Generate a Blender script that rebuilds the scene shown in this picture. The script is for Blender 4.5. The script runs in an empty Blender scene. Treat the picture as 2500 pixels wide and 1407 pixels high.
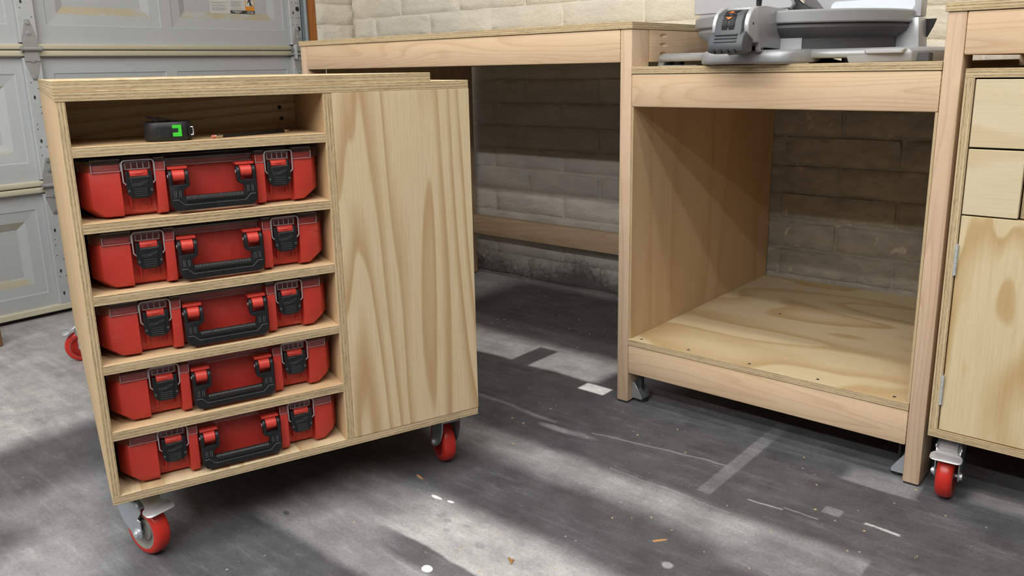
import bpy, bmesh, math, random
from mathutils import Vector, Matrix
random.seed(7)
D = bpy.data
SC = bpy.context.scene
COL = SC.collection

# ------------------------------------------------------------------ camera
F_PX, PP_Y = 1996.911, 636.541
YAW, PIT, ROL = 0.712186, 0.231943, -0.020307
CAM = Vector((1.28255, -1.95882, 0.99103))
fw = Vector((-math.sin(YAW)*math.cos(PIT), math.cos(YAW)*math.cos(PIT), -math.sin(PIT)))
rt = Vector((math.cos(YAW), math.sin(YAW), 0)); up = rt.cross(fw)
R2 = rt*math.cos(ROL)+up*math.sin(ROL); U2 = -rt*math.sin(ROL)+up*math.cos(ROL)
cd = D.cameras.new('camera'); cam = D.objects.new('camera', cd); COL.objects.link(cam)
cd.sensor_fit = 'HORIZONTAL'; cd.sensor_width = 36; cd.lens = 36*F_PX/2500
cd.shift_y = (PP_Y-703.5)/2500; cd.clip_start = 0.02
m = Matrix((R2, U2, -fw)).transposed().to_4x4(); m.translation = CAM
cam.matrix_world = m
SC.camera = cam
# ------------------------------------------------------------------ light & exposure
W = D.worlds.new('world'); SC.world = W; W.use_nodes = True
W.node_tree.nodes['Background'].inputs[0].default_value = (0.75, 0.8, 0.9, 1)
W.node_tree.nodes['Background'].inputs[1].default_value = 0.05
SC.view_settings.view_transform = 'Standard'; SC.view_settings.look = 'None'
SC.view_settings.gamma = 1; SC.view_settings.use_curve_mapping = False
SC.view_settings.exposure = -0.12
CEIL = 2.75
FIXTURES = [  # x centre, y, watts, length
    (0.40, -0.70, 26, 3.8), (0.40, -1.65, 40, 3.8), (0.40, -2.75, 70, 3.8), (0.40, -3.95, 118, 3.8)]
TUBE_EMIT = 10.0
LIGHT_COL = (1.0, 0.985, 0.955)

# ------------------------------------------------------------------ node helpers
class NT:
    def __init__(s, name):
        s.m = D.materials.new(name); s.m.use_nodes = True; s.t = s.m.node_tree
        s.b = s.t.nodes['Principled BSDF']
    def n(s, typ, **kw):
        x = s.t.nodes.new(typ)
        for k, v in kw.items():
            if k.startswith('i_'): s.put(x.inputs[int(k[2:]) if k[2:].isdigit() else k[2:].replace('_', ' ')], v)
            else: setattr(x, k, v)
        return x
    def put(s, sock, v):
        if hasattr(v, 'is_output') or isinstance(v, bpy.types.NodeSocket): s.t.links.new(v, sock)
        else: sock.default_value = v
    def math(s, op, a, b=0.0, c=None, clamp=False):
        x = s.n('ShaderNodeMath', operation=op); x.use_clamp = clamp
        s.put(x.inputs[0], a); s.put(x.inputs[1], b)
        if c is not None: s.put(x.inputs[2], c)
        return x.outputs[0]
    def noise(s, vec, scale, detail=2.0, rough=0.5, dist=0.0):
        x = s.n('ShaderNodeTexNoise'); s.put(x.inputs['Vector'], vec); s.put(x.inputs['Scale'], scale)
        x.inputs['Detail'].default_value = detail; x.inputs['Roughness'].default_value = rough
        x.inputs['Distortion'].default_value = dist
        return x.outputs[0]
    def vmap(s, vec, scale=(1, 1, 1), loc=(0, 0, 0)):
        x = s.n('ShaderNodeMapping'); s.put(x.inputs['Vector'], vec)
        s.put(x.inputs['Scale'], scale); s.put(x.inputs['Location'], loc)
        return x.outputs[0]
    def vadd(s, a, b):
        x = s.n('ShaderNodeVectorMath', operation='ADD'); s.put(x.inputs[0], a); s.put(x.inputs[1], b); return x.outputs[0]
    def comb(s, x, y, z):
        c = s.n('ShaderNodeCombineXYZ'); s.put(c.inputs[0], x); s.put(c.inputs[1], y); s.put(c.inputs[2], z); return c.outputs[0]
    def ramp(s, fac, stops):
        x = s.n('ShaderNodeValToRGB'); s.put(x.inputs[0], fac)
        e = x.color_ramp.elements
        while len(e) < len(stops): e.new(0.5)
        for q, (p, c) in zip(e, stops):
            q.position = p; q.color = (c[0], c[1], c[2], 1) if not isinstance(c, (int, float)) else (c, c, c, 1)
        return x.outputs[0]
    def mix(s, fac, a, b, mode='MIX'):
        x = s.n('ShaderNodeMix', data_type='RGBA', blend_type=mode)
        s.put(x.inputs[0], fac)
        for i, v in ((6, a), (7, b)):
            if isinstance(v, tuple) and len(v) == 3: v = (*v, 1)
            s.put(x.inputs[i], v)
        return x.outputs[2]
    def smooth(s, v, a, b, lo=0.0, hi=1.0):
        x = s.n('ShaderNodeMapRange', interpolation_type='SMOOTHSTEP')
        s.put(x.inputs[0], v); s.put(x.inputs[1], a); s.put(x.inputs[2], b); s.put(x.inputs[3], lo); s.put(x.inputs[4], hi)
        return x.outputs[0]
    def bump(s, h, strength=0.3, dist=0.002):
        x = s.n('ShaderNodeBump'); x.inputs['Strength'].default_value = strength; x.inputs['Distance'].default_value = dist
        s.put(x.inputs['Height'], h); s.put(s.b.inputs['Normal'], x.outputs[0])
    def base(s, col, rough=0.5, metal=0.0, spec=0.5):
        if isinstance(col, tuple) and len(col) == 3: col = (*col, 1)
        s.put(s.b.inputs['Base Color'], col); s.put(s.b.inputs['Roughness'], rough)
        s.put(s.b.inputs['Metallic'], metal); s.put(s.b.inputs['Specular IOR Level'], spec)
        return s.m
def srgb(r, g, b):
    f = lambda c: (c/255/12.92) if c/255 <= 0.04045 else ((c/255+0.055)/1.055)**2.4
    return (f(r), f(g), f(b))
def uvr(N, uo=40.0):
    """UV in metres (u along grain) shifted by a random amount for each object"""
    uv = N.n('ShaderNodeUVMap').outputs[0]; rnd = N.n('ShaderNodeObjectInfo').outputs['Random']
    k = N.math('MULTIPLY', rnd, uo)
    return N.vadd(uv, N.comb(k, N.math('MULTIPLY', rnd, 17.0), k))

# ------------------------------------------------------------------ materials
def mat_ply_face(name, light, dark, k=5.0, across=4.2, along=0.9, contrast=1.0):
    N = NT(name); p = uvr(N)
    n1 = N.noise(N.vmap(p, (along, across, 1)), 1.0, 1.6, 0.45, 0.35)
    t = N.math('FRACT', N.math('MULTIPLY', n1, k*2.2))
    band = N.ramp(t, [(0, 0.0), (0.42, 0.0), (0.86, contrast), (0.93, contrast*0.9), (1, 0.0)])
    fib = N.noise(N.vmap(p, (9, 260, 1)), 1.0, 2, 0.6)
    soft = N.noise(N.vmap(p, (1.3, 3, 1), (5, 3, 0)), 1.0, 2)
    c = N.mix(band, light, dark)
    c = N.mix(N.ramp(soft, [(0.35, 0.0), (0.7, 0.35)]), c, tuple(x*0.86 for x in light))
    c = N.mix(N.ramp(fib, [(0.3, 0.22), (0.62, 0.0)]), c, tuple(x*0.8 for x in dark))
    N.bump(fib, 0.08, 0.0006)
    return N.base(c, 0.62, 0, 0.3)
def mat_ply_edge(name, light=srgb(202, 184, 150), mid=srgb(176, 154, 118), dark=srgb(90, 72, 48), layers=6):
    N = NT(name); p = uvr(N)
    sep = N.n('ShaderNodeSeparateXYZ'); N.put(sep.inputs[0], N.n('ShaderNodeUVMap').outputs[0])
    v = sep.outputs[1]
    wob = N.noise(N.vmap(p, (6, 0, 1)), 1.0, 1)
    vv = N.math('MULTIPLY', N.math('ADD', v, N.math('MULTIPLY', N.math('SUBTRACT', wob, 0.5), 0.05)), float(layers))
    ln = N.math('FRACT', vv); li = N.math('FLOOR', vv)
    wn = N.n('ShaderNodeTexWhiteNoise', noise_dimensions='1D'); N.put(wn.inputs['W'], N.math('ADD', li, N.math('MULTIPLY', N.n('ShaderNodeObjectInfo').outputs['Random'], 31.0)))
    par = N.math('ADD', N.math('MULTIPLY', N.math('MODULO', li, 2.0), 0.55), N.math('MULTIPLY', wn.outputs[0], 0.45))
    glue = N.ramp(ln, [(0, 1.0), (0.07, 0.15), (0.2, 0.0), (0.86, 0.0), (1, 0.7)])
    p2 = N.vadd(p, N.comb(N.math('MULTIPLY', li, 3.7), 0.0, N.math('MULTIPLY', li, 1.3)))
    pores = N.noise(N.vmap(p2, (95, 20, 1)), 1.0, 2, 0.6)
    streak = N.noise(N.vmap(p2, (14, 6, 1)), 1.0, 2, 0.6)
    c = N.mix(par, light, mid)
    c = N.mix(N.math('MULTIPLY', N.ramp(pores, [(0.46, 0.0), (0.66, 0.75)]), N.math('ADD', N.math('MULTIPLY', par, 0.85), 0.12)), c, dark)
    c = N.mix(N.ramp(streak, [(0.52, 0.0), (0.75, 0.5)]), c, dark)
    c = N.mix(N.math('MULTIPLY', glue, 0.3), c, dark)
    N.bump(N.math('ADD', pores, N.math('MULTIPLY', ln, 0.4)), 0.2, 0.001)
    return N.base(c, 0.75, 0, 0.2)
def mat_lumber(name, light, line, blotch):
    N = NT(name); p = uvr(N)
    n1 = N.noise(N.vmap(p, (0.7, 7.5, 1)), 1.0, 1.6, 0.45, 0.2)
    t = N.math('FRACT', N.math('MULTIPLY', n1, 24.0))
    ring = N.ramp(t, [(0, 0.0), (0.55, 0.05), (0.9, 0.5), (1, 0.0)])
    fib = N.noise(N.vmap(p, (14, 420, 1)), 1.0, 2, 0.6)
    bl = N.noise(N.vmap(p, (3, 9, 1), (7, 1, 2)), 1.0, 3, 0.6)
    saw = N.noise(N.vmap(p, (260, 6, 1)), 1.0, 1)
    vo = N.n('ShaderNodeTexVoronoi'); N.put(vo.inputs['Vector'], N.vmap(p, (1.9, 5.2, 1))); vo.inputs['Scale'].default_value = 1
    knot = N.ramp(vo.outputs['Distance'], [(0.0, 1.0), (0.05, 0.85), (0.075, 0.25), (0.13, 0.0)])
    c = N.mix(ring, light, line)
    c = N.mix(N.ramp(bl, [(0.45, 0.0), (0.75, 0.55)]), c, blotch)
    c = N.mix(N.ramp(fib, [(0.3, 0.2), (0.6, 0.0)]), c, line)
    c = N.mix(N.math('MULTIPLY', N.ramp(saw, [(0.4, 0.0), (0.8, 0.25)]), 0.6), c, tuple(x*0.8 for x in light))
    c = N.mix(N.math('MULTIPLY', knot, 0.8), c, srgb(120, 78, 48))
    N.bump(N.math('ADD', N.math('MULTIPLY', saw, 0.5), fib), 0.12, 0.0008)
    return N.base(c, 0.7, 0, 0.25)
def mat_endgrain(name, c0, c1):
    N = NT(name); p = uvr(N)
    w = N.n('ShaderNodeTexWave', wave_type='RINGS'); N.put(w.inputs['Vector'], N.vmap(p, (1, 1, 1), (0.03, -0.12, 0)))
    w.inputs['Scale'].default_value = 60; w.inputs['Distortion'].default_value = 2
    return N.base(N.mix(w.outputs[0], c0, c1), 0.8, 0, 0.15)
def mat_plain(name, col, rough=0.5, metal=0.0, spec=0.5, var=0.08, scale=30, bump=0.0, bscale=300):
    N = NT(name); P_ = N.n('ShaderNodeTexCoord').outputs['Object']
    n = N.noise(P_, scale, 3, 0.6)
    c = N.mix(n, tuple(x*(1-var) for x in col), tuple(min(1, x*(1+var)) for x in col))
    if bump: N.bump(N.noise(P_, bscale, 2), bump, 0.0008)
    return N.base(c, rough, metal, spec)
def mat_worn(name, col, scuff, rough, amount=0.55, scale=14, bump=0.0, metal=0.0):
    N = NT(name); P_ = N.n('ShaderNodeTexCoord').outputs['Object']
    rnd = N.n('ShaderNodeObjectInfo').outputs['Random']
    q = N.vadd(P_, N.comb(N.math('MULTIPLY', rnd, 9.0), rnd, rnd))
    big = N.noise(q, scale, 4, 0.65); st = N.noise(N.vmap(q, (60, 60, 300)), 1.0, 3, 0.7)
    f = N.math('MULTIPLY', N.ramp(big, [(amount, 0.0), (amount+0.2, 1.0)]), N.ramp(st, [(0.45, 0.0), (0.7, 0.5)]))
    c = N.mix(f, col, scuff)
    if bump: N.bump(N.noise(P_, 900, 2), bump, 0.0005)
    return N.base(c, rough, metal, 0.45)
def mat_clear(name):
    N = NT(name); t = N.t
    tr = N.n('ShaderNodeBsdfTransparent'); tr.inputs[0].default_value = (0.975, 0.97, 0.972, 1)
    gl = N.n('ShaderNodeBsdfGlossy'); gl.inputs['Roughness'].default_value = 0.12
    N.put(gl.inputs[0], (0.95, 0.95, 0.97, 1))
    lw = N.n('ShaderNodeLayerWeight'); lw.inputs[0].default_value = 0.35
    P_ = N.n('ShaderNodeTexCoord').outputs['Object']
    dusty = N.ramp(N.noise(P_, 25, 3), [(0.4, 0.012), (0.8, 0.04)])
    f = N.math('ADD', N.math('MULTIPLY', lw.outputs['Fresnel'], 0.5), dusty, clamp=True)
    mx = N.n('ShaderNodeMixShader'); N.put(mx.inputs[0], f); N.put(mx.inputs[1], tr.outputs[0]); N.put(mx.inputs[2], gl.outputs[0])
    t.links.new(mx.outputs[0], t.nodes['Material Output'].inputs[0])
    return N.m
def mat_clear_edge_glint(name):  # whitish tint paints in the bright glints along clear plastic edges
    N = NT(name); t = N.t
    tr = N.n('ShaderNodeBsdfTransparent'); mx = N.n('ShaderNodeMixShader'); mx.inputs[0].default_value = 0.55
    P_ = N.n('ShaderNodeTexCoord').outputs['Object']
    N.base(N.mix(N.noise(P_, 40, 2), srgb(176, 166, 168), srgb(204, 198, 200)), 0.2, 0, 0.6)
    N.put(mx.inputs[1], tr.outputs[0]); N.put(mx.inputs[2], N.b.outputs[0])
    t.links.new(mx.outputs[0], t.nodes['Material Output'].inputs[0])
    return N.m
def mat_emit(name, col, s):
    N = NT(name); N.put(N.b.inputs['Emission Color'], (*col, 1)); N.b.inputs['Emission Strength'].default_value = s
    return N.base((0.8, 0.8, 0.8), 0.4)

M = {}
M['face'] = mat_ply_face('plywood_face', srgb(206, 188, 154), srgb(174, 142, 102), k=5.5, across=6.0, along=0.5)
M['face_b'] = mat_ply_face('plywood_face_pale', srgb(204, 186, 150), srgb(182, 154, 112), k=3.2, across=3.4, along=1.2)
M['face_c'] = mat_ply_face('plywood_face_blotchy', srgb(206, 190, 154), srgb(180, 148, 98), k=2.6, across=7.0, along=2.2)
M['face_plain'] = mat_ply_face('plywood_face_plain', srgb(204, 176, 138), srgb(190, 157, 116), k=3.0, along=0.4, contrast=0.7)
M['drawer'] = mat_ply_face('drawer_birch', srgb(204, 190, 160), srgb(190, 170, 134), k=2.2, contrast=0.6)
M['edge'] = mat_ply_edge('plywood_edge')
M['lumber'] = mat_lumber('pine_lumber', srgb(206, 182, 152), srgb(180, 146, 114), srgb(198, 166, 132))
M['lumber_b'] = mat_lumber('pine_lumber_grey', srgb(200, 176, 150), srgb(172, 142, 116), srgb(188, 160, 134))
M['end'] = mat_endgrain('pine_end_grain', srgb(190, 158, 118), srgb(150, 115, 78))
M['red'] = mat_worn('red_plastic', srgb(184, 54, 44), srgb(210, 140, 122), 0.45, 0.56, bump=0.05)
M['red_lite'] = mat_plain('red_latch_plastic', srgb(200, 62, 51), 0.42, var=0.03)
M['black'] = mat_worn('black_plastic', srgb(24, 25, 27), srgb(62, 63, 66), 0.42, 0.55, bump=0.1)
M['groove'] = mat_plain('grey_mark', srgb(92, 94, 97), 0.5)
M['insert'] = mat_plain('black_tray_insert', srgb(22, 22, 24), 0.6)
M['clear'] = mat_clear('clear_polycarbonate')
M['clear_edge_glint'] = mat_clear_edge_glint('polycarbonate_edge_glint')
M['wire'] = mat_plain('steel_wire', srgb(196, 196, 198), 0.3, 0.5)
M['zinc'] = mat_plain('zinc_plated_steel', srgb(178, 184, 190), 0.3, 0.7, var=0.06, scale=60)
M['chrome'] = mat_plain('bright_steel', srgb(214, 217, 222), 0.24, 0.65, var=0.03)
M['tread'] = mat_worn('red_polyurethane', srgb(186, 42, 32), srgb(222, 130, 112), 0.3, 0.6, scale=40)
M['hub'] = mat_plain('grey_hub', srgb(128, 126, 120), 0.5, var=0.05)
M['rubber'] = mat_plain('black_rubber', srgb(24, 24, 26), 0.6)
M['tape_body'] = mat_worn('tape_case', srgb(34, 36, 37), srgb(66, 68, 70), 0.5, 0.55, bump=0.15)
M['green'] = mat_plain('green_plastic', srgb(62, 200, 50), 0.45, var=0.03)
M['pencil'] = mat_plain('black_lacquer', srgb(22, 22, 25), 0.25)
M['eraser'] = mat_plain('pink_eraser', srgb(196, 112, 104), 0.8)
M['ferrule'] = mat_plain('ferrule', srgb(210, 204, 186), 0.25, 1.0)
M['cone'] = mat_plain('sharpened_wood', srgb(196, 150, 112), 0.7)
M['lead'] = mat_plain('graphite', srgb(40, 40, 42), 0.4)
M['alu'] = mat_plain('grey_cast_alloy', srgb(158, 160, 163), 0.38, 0.35, var=0.04, scale=80, bump=0.05, bscale=900)
M['alu_lt'] = mat_plain('light_alloy', srgb(186, 188, 192), 0.34, 0.35, var=0.03)
M['dkgrey'] = mat_plain('dark_grey_plastic', srgb(74, 77, 81), 0.5, var=0.04, bump=0.15, bscale=1200)
M['dkgrey2'] = mat_plain('charcoal_skirt', srgb(66, 67, 69), 0.5, var=0.04)
M['orange'] = mat_plain('orange_arrow', srgb(240, 112, 40), 0.5, var=0.02)
M['whitelab'] = mat_plain('white_decal', srgb(214, 222, 230), 0.35, var=0.01)
M['blackm'] = mat_plain('black_metal', srgb(30, 30, 32), 0.4)
M['bronze'] = mat_plain('brown_timber', srgb(112, 74, 44), 0.6, var=0.2)
M['paper'] = mat_plain('label_paper', srgb(196, 197, 195), 0.6, var=0.01)
M['print'] = mat_plain('label_print_grey', srgb(158, 159, 160), 0.6)
M['printk'] = mat_plain('label_print_black', srgb(48, 48, 50), 0.6)
M['printo'] = mat_plain('label_print_orange', srgb(214, 140, 40), 0.6)

def mat_masonry():
    N = NT('painted_slump_block'); pos = N.n('ShaderNodeNewGeometry').outputs['Position']
    rough_n = N.noise(pos, 55, 5, 0.65); grain = N.noise(pos, 190, 3, 0.7); big = N.noise(pos, 2.2, 3, 0.55)
    lump = N.noise(N.vmap(pos, (22, 22, 34)), 1.0, 4, 0.6)
    patch = N.noise(N.vmap(pos, (5, 5, 12)), 1.0, 4, 0.6)
    sep = N.n('ShaderNodeSeparateXYZ'); N.put(sep.inputs[0], pos)
    z = N.math('ADD', sep.outputs[2], N.math('MULTIPLY', N.math('SUBTRACT', big, 0.5), 0.35))
    xw = N.math('ADD', sep.outputs[0], N.math('MULTIPLY', N.math('SUBTRACT', big, 0.5), 0.3))
    c = N.mix(N.ramp(patch, [(0.3, 0.0), (0.7, 1.0)]), srgb(234, 228, 214), srgb(220, 214, 202))
    c = N.mix(N.ramp(big, [(0.45, 0.0), (0.7, 0.5)]), c, srgb(226, 217, 194))
    # lower courses greyer below bench height, pale flakes; heavier overspray at the saw bay
    low_courses = N.smooth(z, 1.0, 0.82)
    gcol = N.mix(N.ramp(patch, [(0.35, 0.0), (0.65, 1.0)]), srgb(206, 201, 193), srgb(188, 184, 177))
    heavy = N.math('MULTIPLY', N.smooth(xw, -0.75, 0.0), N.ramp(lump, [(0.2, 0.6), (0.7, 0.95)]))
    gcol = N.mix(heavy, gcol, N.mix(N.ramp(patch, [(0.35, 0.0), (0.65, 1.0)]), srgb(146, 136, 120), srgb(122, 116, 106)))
    c = N.mix(N.math('MULTIPLY', low_courses, 0.92), c, gcol)
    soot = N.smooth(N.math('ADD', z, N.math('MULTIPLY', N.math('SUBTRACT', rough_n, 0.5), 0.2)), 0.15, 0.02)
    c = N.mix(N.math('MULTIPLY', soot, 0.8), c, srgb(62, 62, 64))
    fl = N.noise(pos, 16, 5, 0.6)
    c = N.mix(N.math('MULTIPLY', N.ramp(fl, [(0.66, 0.0), (0.69, 0.7)]), low_courses), c, srgb(200, 190, 168))
    c = N.mix(N.ramp(grain, [(0.28, 0.35), (0.42, 0.0)]), c, srgb(120, 112, 98))
    N.bump(N.math('ADD', N.math('MULTIPLY', lump, 1.5), N.math('ADD', N.math('MULTIPLY', rough_n, 0.8), N.math('MULTIPLY', grain, 0.25))), 0.6, 0.008)
    return N.base(c, 0.85, 0, 0.2)
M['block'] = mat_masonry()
M['mortar'] = M['block']

def mat_door(name, col, dust=0.0):
    N = NT(name); P_ = N.n('ShaderNodeTexCoord').outputs['Object']
    n = N.noise(N.vmap(P_, (2, 2, 2)), 1.0, 4, 0.6); d = N.noise(N.vmap(P_, (9, 5, 14)), 1.0, 4, 0.7)
    spk = N.noise(P_, 260, 2, 0.6)
    c = N.mix(n, tuple(x*0.92 for x in col), tuple(x*1.06 for x in col))
    if dust: c = N.mix(N.ramp(d, [(0.42, 0.0), (0.54, dust)]), c, srgb(172, 160, 128))
    else: c = N.mix(N.ramp(d, [(0.66, 0.0), (0.8, 0.35)]), c, srgb(170, 160, 132))
    c = N.mix(N.ramp(spk, [(0.3, 0.15), (0.45, 0.0)]), c, srgb(110, 110, 108))
    return N.base(c, 0.5, 0, 0.4)
M['door'] = mat_door('door_enamel', srgb(174, 178, 181))
M['door_dust'] = mat_door('door_dusty_bevel', srgb(174, 178, 181), 0.8)
M['lip'] = mat_door('door_lip_cream', srgb(202, 196, 174))
M['galv'] = mat_plain('galvanised_steel', srgb(178, 182, 184), 0.45, 0.1, var=0.1, scale=40)
M['hinge_plate'] = mat_plain('hinge_plate_steel', srgb(152, 154, 152), 0.45, 0.2, var=0.1, scale=50)
M['galv_dk'] = mat_plain('galvanised_track', srgb(140, 148, 154), 0.4, 0.2, var=0.06)
M['hole'] = mat_plain('dark_hole', srgb(40, 40, 42), 0.8)
M['jamb'] = mat_lumber('fir_jamb', srgb(168, 108, 56), srgb(132, 80, 38), srgb(150, 92, 44))
M['tube'] = mat_emit('lit_tube', (1.0, 0.985, 0.955), TUBE_EMIT)
M['greywall'] = mat_plain('grey_painted_wall', srgb(122, 120, 116), 0.9, var=0.05, scale=3)
M['white'] = mat_plain('white_drywall', srgb(205, 203, 198), 0.9, var=0.02, scale=3)
M['leaf'] = mat_plain('dry_leaf', srgb(150, 112, 58), 0.8, var=0.3, scale=200)
M['dust'] = mat_plain('sawdust_crumb', srgb(190, 166, 124), 0.9, var=0.25, scale=60)
M['chip'] = mat_plain('wood_chip', srgb(176, 130, 88), 0.8, var=0.2)

def mat_floor():
    N = NT('stained_concrete'); pos = N.n('ShaderNodeNewGeometry').outputs['Position']
    wob = N.n('ShaderNodeTexNoise'); N.put(wob.inputs['Vector'], pos); wob.inputs['Scale'].default_value = 7; wob.inputs['Detail'].default_value = 4
    off = N.n('ShaderNodeVectorMath', operation='MULTIPLY_ADD')
    N.put(off.inputs[0], wob.outputs['Color']); off.inputs[1].default_value = (0.035, 0.035, 0); off.inputs[2].default_value = (-0.0175, -0.0175, 0)
    sx = N.n('ShaderNodeSeparateXYZ'); N.put(sx.inputs[0], N.vadd(pos, off.outputs[0])); X, Y = sx.outputs[0], sx.outputs[1]
    s0 = N.n('ShaderNodeSeparateXYZ'); N.put(s0.inputs[0], pos); X0, Y0 = s0.outputs[0], s0.outputs[1]
    val = 0.35
    def box(x0, x1, y0, y1, tgt, sof=0.03, lo=None, hi=None, lx=None, a=1.0, slope=0.0, raw=False):
        """paint stain: x0..x1, y0..y1 (edges lo/hi with their own softness), painted over what is there"""
        nonlocal val
        xx, yy = (X0, Y0) if raw else (X, Y)
        if slope: yy = N.math('SUBTRACT', yy, N.math('MULTIPLY', N.math('SUBTRACT', xx, x0), slope))
        lo = sof if lo is None else lo; hi = sof if hi is None else hi; lx = sof if lx is None else lx
        m1 = N.math('MULTIPLY', N.smooth(xx, x0-lx, x0+lx), N.smooth(xx, x1-lx, x1+lx, 1.0, 0.0))
        m2 = N.math('MULTIPLY', N.smooth(yy, y0-lo, y0+lo), N.smooth(yy, y1-hi, y1+hi, 1.0, 0.0))
        f = N.math('MULTIPLY', N.math('MULTIPLY', m1, m2), a)
        x = N.n('ShaderNodeMix', data_type='FLOAT'); N.put(x.inputs[0], f); N.put(x.inputs[2], val); N.put(x.inputs[3], tgt)
        val = x.outputs[0]
    def blob(cx, cy, rx, ry, tgt, s=0.25, a=1.0):
        nonlocal val
        dx = N.math('DIVIDE', N.math('SUBTRACT', X, cx), rx); dy = N.math('DIVIDE', N.math('SUBTRACT', Y, cy), ry)
        r = N.math('SQRT', N.math('ADD', N.math('MULTIPLY', dx, dx), N.math('MULTIPLY', dy, dy)))
        x = N.n('ShaderNodeMix', data_type='FLOAT'); N.put(x.inputs[0], N.smooth(r, 1-s, 1+s, a, 0.0)); N.put(x.inputs[2], val); N.put(x.inputs[3], tgt)
        val = x.outputs[0]
    box(-1.14, 5, -6, 0.93, 0.085, 0.07)                       # black overspray, carried back to the wall to paint in the bay's shade
    box(-0.80, -0.34, -1.9, -1.10, 0.19, 0.07)                 # paler strip left of the cart
    box(-0.56, -0.30, -1.9, -1.40, 0.26, 0.06)
    blob(-0.66, -1.55, 0.10, 0.10, 0.06, 0.7)
    box(-1.30, -0.13, 0.075, 0.27, 0.50, 0.03, lo=0.012, hi=0.06)   # pale band in front of the bay
    box(-0.486, -0.405, 0.06, 0.238, 0.11, 0.006, raw=True)
    box(-0.15, -0.055, 0.006, 0.062, 0.80, 0.005, raw=True)
    box(-0.32, 2.6, -0.50, -0.385, 0.29, 0.045, lo=0.05, hi=0.035)
    box(0.62, 2.6, -0.60, -0.40, 0.19, 0.05)
    box(-0.30, 2.2, -1.06, -0.75, 0.23, 0.05, lo=0.018)
    box(-0.02, 2.2, -0.91, -0.755, 0.40, 0.05, lo=0.006)
    box(0.03, 2.2, -0.975, -0.912, 0.115, 0.012, hi=0.004, lx=0.05)
    box(0.30, 2.2, -0.70, -0.56, 0.085, 0.04)
    box(0.25, 2.2, -0.80, -0.765, 0.36, 0.03, a=0.5)
    box(0.862, 0.937, -0.60, -0.33, 0.10, 0.004, raw=True)
    box(-0.02, 2.2, 0.02, 0.5, 0.15, 0.05, a=0.7)
    box(0.448, 0.484, -0.335, 0.14, 0.20, 0.003, a=0.7, raw=True)
    box(0.714, 0.754, -0.249, -0.216, 0.26, 0.003, a=0.6, raw=True)
    box(0.70, 0.862, -0.07, 0.02, 0.22, 0.02, lo=0.004, raw=True)
    box(0.863, 0.953, -0.06, 0.036, 0.09, 0.003, raw=True)
    box(0.955, 2.0, 0.0, 0.08, 0.28, 0.02)
    # scratches, drips and cracks
    box(-0.38, -0.05, -0.228, -0.214, 0.24, 0.008, a=0.7, slope=-0.05)
    blob(-0.02, -0.268, 0.062, 0.014, 0.34, 0.4, 0.7); blob(0.05, -0.262, 0.05, 0.012, 0.22, 0.6, 0.6)
    box(0.07, 0.46, -0.236, -0.230, 0.26, 0.003, a=0.7, slope=0.16)
    box(0.23, 0.55, -0.374, -0.370, 0.28, 0.003, a=0.6, slope=-0.02)
    box(0.56, 0.64, -0.300, -0.296, 0.5, 0.003, a=0.8); box(0.64, 0.72, -0.290, -0.286, 0.4, 0.003, a=0.7)
    box(0.809, 0.88, -0.243, -0.236, 0.62, 0.004, a=0.8)
    blob(0.173, -0.963, 0.013, 0.011, 0.86, 0.12); blob(-0.012, -0.749, 0.016, 0.006, 0.75, 0.2); blob(0.026, -0.744, 0.009, 0.005, 0.75, 0.2)
    blob(0.542, -0.646, 0.012, 0.009, 0.3, 0.3); blob(-0.238, -1.017, 0.011, 0.007, 0.10, 0.3)
    for cx, cy, r in ((0.05, -0.80, .012), (0.08, -0.81, .01), (0.11, -0.84, .009), (0.2, -0.83, .013), (0.13, -0.8, .008)): blob(cx, cy, r, r*.7, 0.22, 0.4, 0.6)
    # mottling, scuffs and specks
    mot = N.noise(pos, 9, 5, 0.65); sc = N.noise(N.vmap(pos, (6, 34, 1)), 1.0, 5, 0.7); fine = N.noise(pos, 150, 3, 0.65)
    k = N.math('MULTIPLY', N.ramp(mot, [(0.3, 0.72), (0.7, 1.28)]), N.ramp(sc, [(0.3, 0.84), (0.7, 1.16)]))
    val2 = N.math('ADD', N.math('MULTIPLY', val, k), N.math('MULTIPLY', N.ramp(sc, [(0.56, 0.0), (0.75, 0.05)]), 1.0))
    val2 = N.math('MULTIPLY', val2, N.ramp(fine, [(0.3, 0.82), (0.7, 1.15)]))
    vo = N.n('ShaderNodeTexVoronoi'); N.put(vo.inputs['Vector'], pos); vo.inputs['Scale'].default_value = 30
    dot = N.math('MULTIPLY', N.smooth(vo.outputs['Distance'], 0.05, 0.10, 1.0, 0.0), N.ramp(N.noise(pos, 21, 2), [(0.5, 0.0), (0.62, 1.0)]))
    x = N.n('ShaderNodeMix', data_type='FLOAT'); N.put(x.inputs[0], N.math('MULTIPLY', dot, 0.6)); N.put(x.inputs[2], val2); N.put(x.inputs[3], 0.5)
    v = x.outputs[0]
    rgb = N.n('ShaderNodeCombineColor')
    warm = N.smooth(val, 0.1, 0.36)
    N.put(rgb.inputs[0], N.math('MULTIPLY', v, N.math('ADD', 0.98, N.math('MULTIPLY', warm, 0.02)))); N.put(rgb.inputs[1], v)
    N.put(rgb.inputs[2], N.math('MULTIPLY', v, N.math('SUBTRACT', 1.07, N.math('MULTIPLY', warm, 0.07))))
    N.bump(N.math('ADD', fine, mot), 0.12, 0.002)
    return N.base(rgb.outputs[0], 0.5, 0, 0.4)
M['floor'] = mat_floor()

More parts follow.
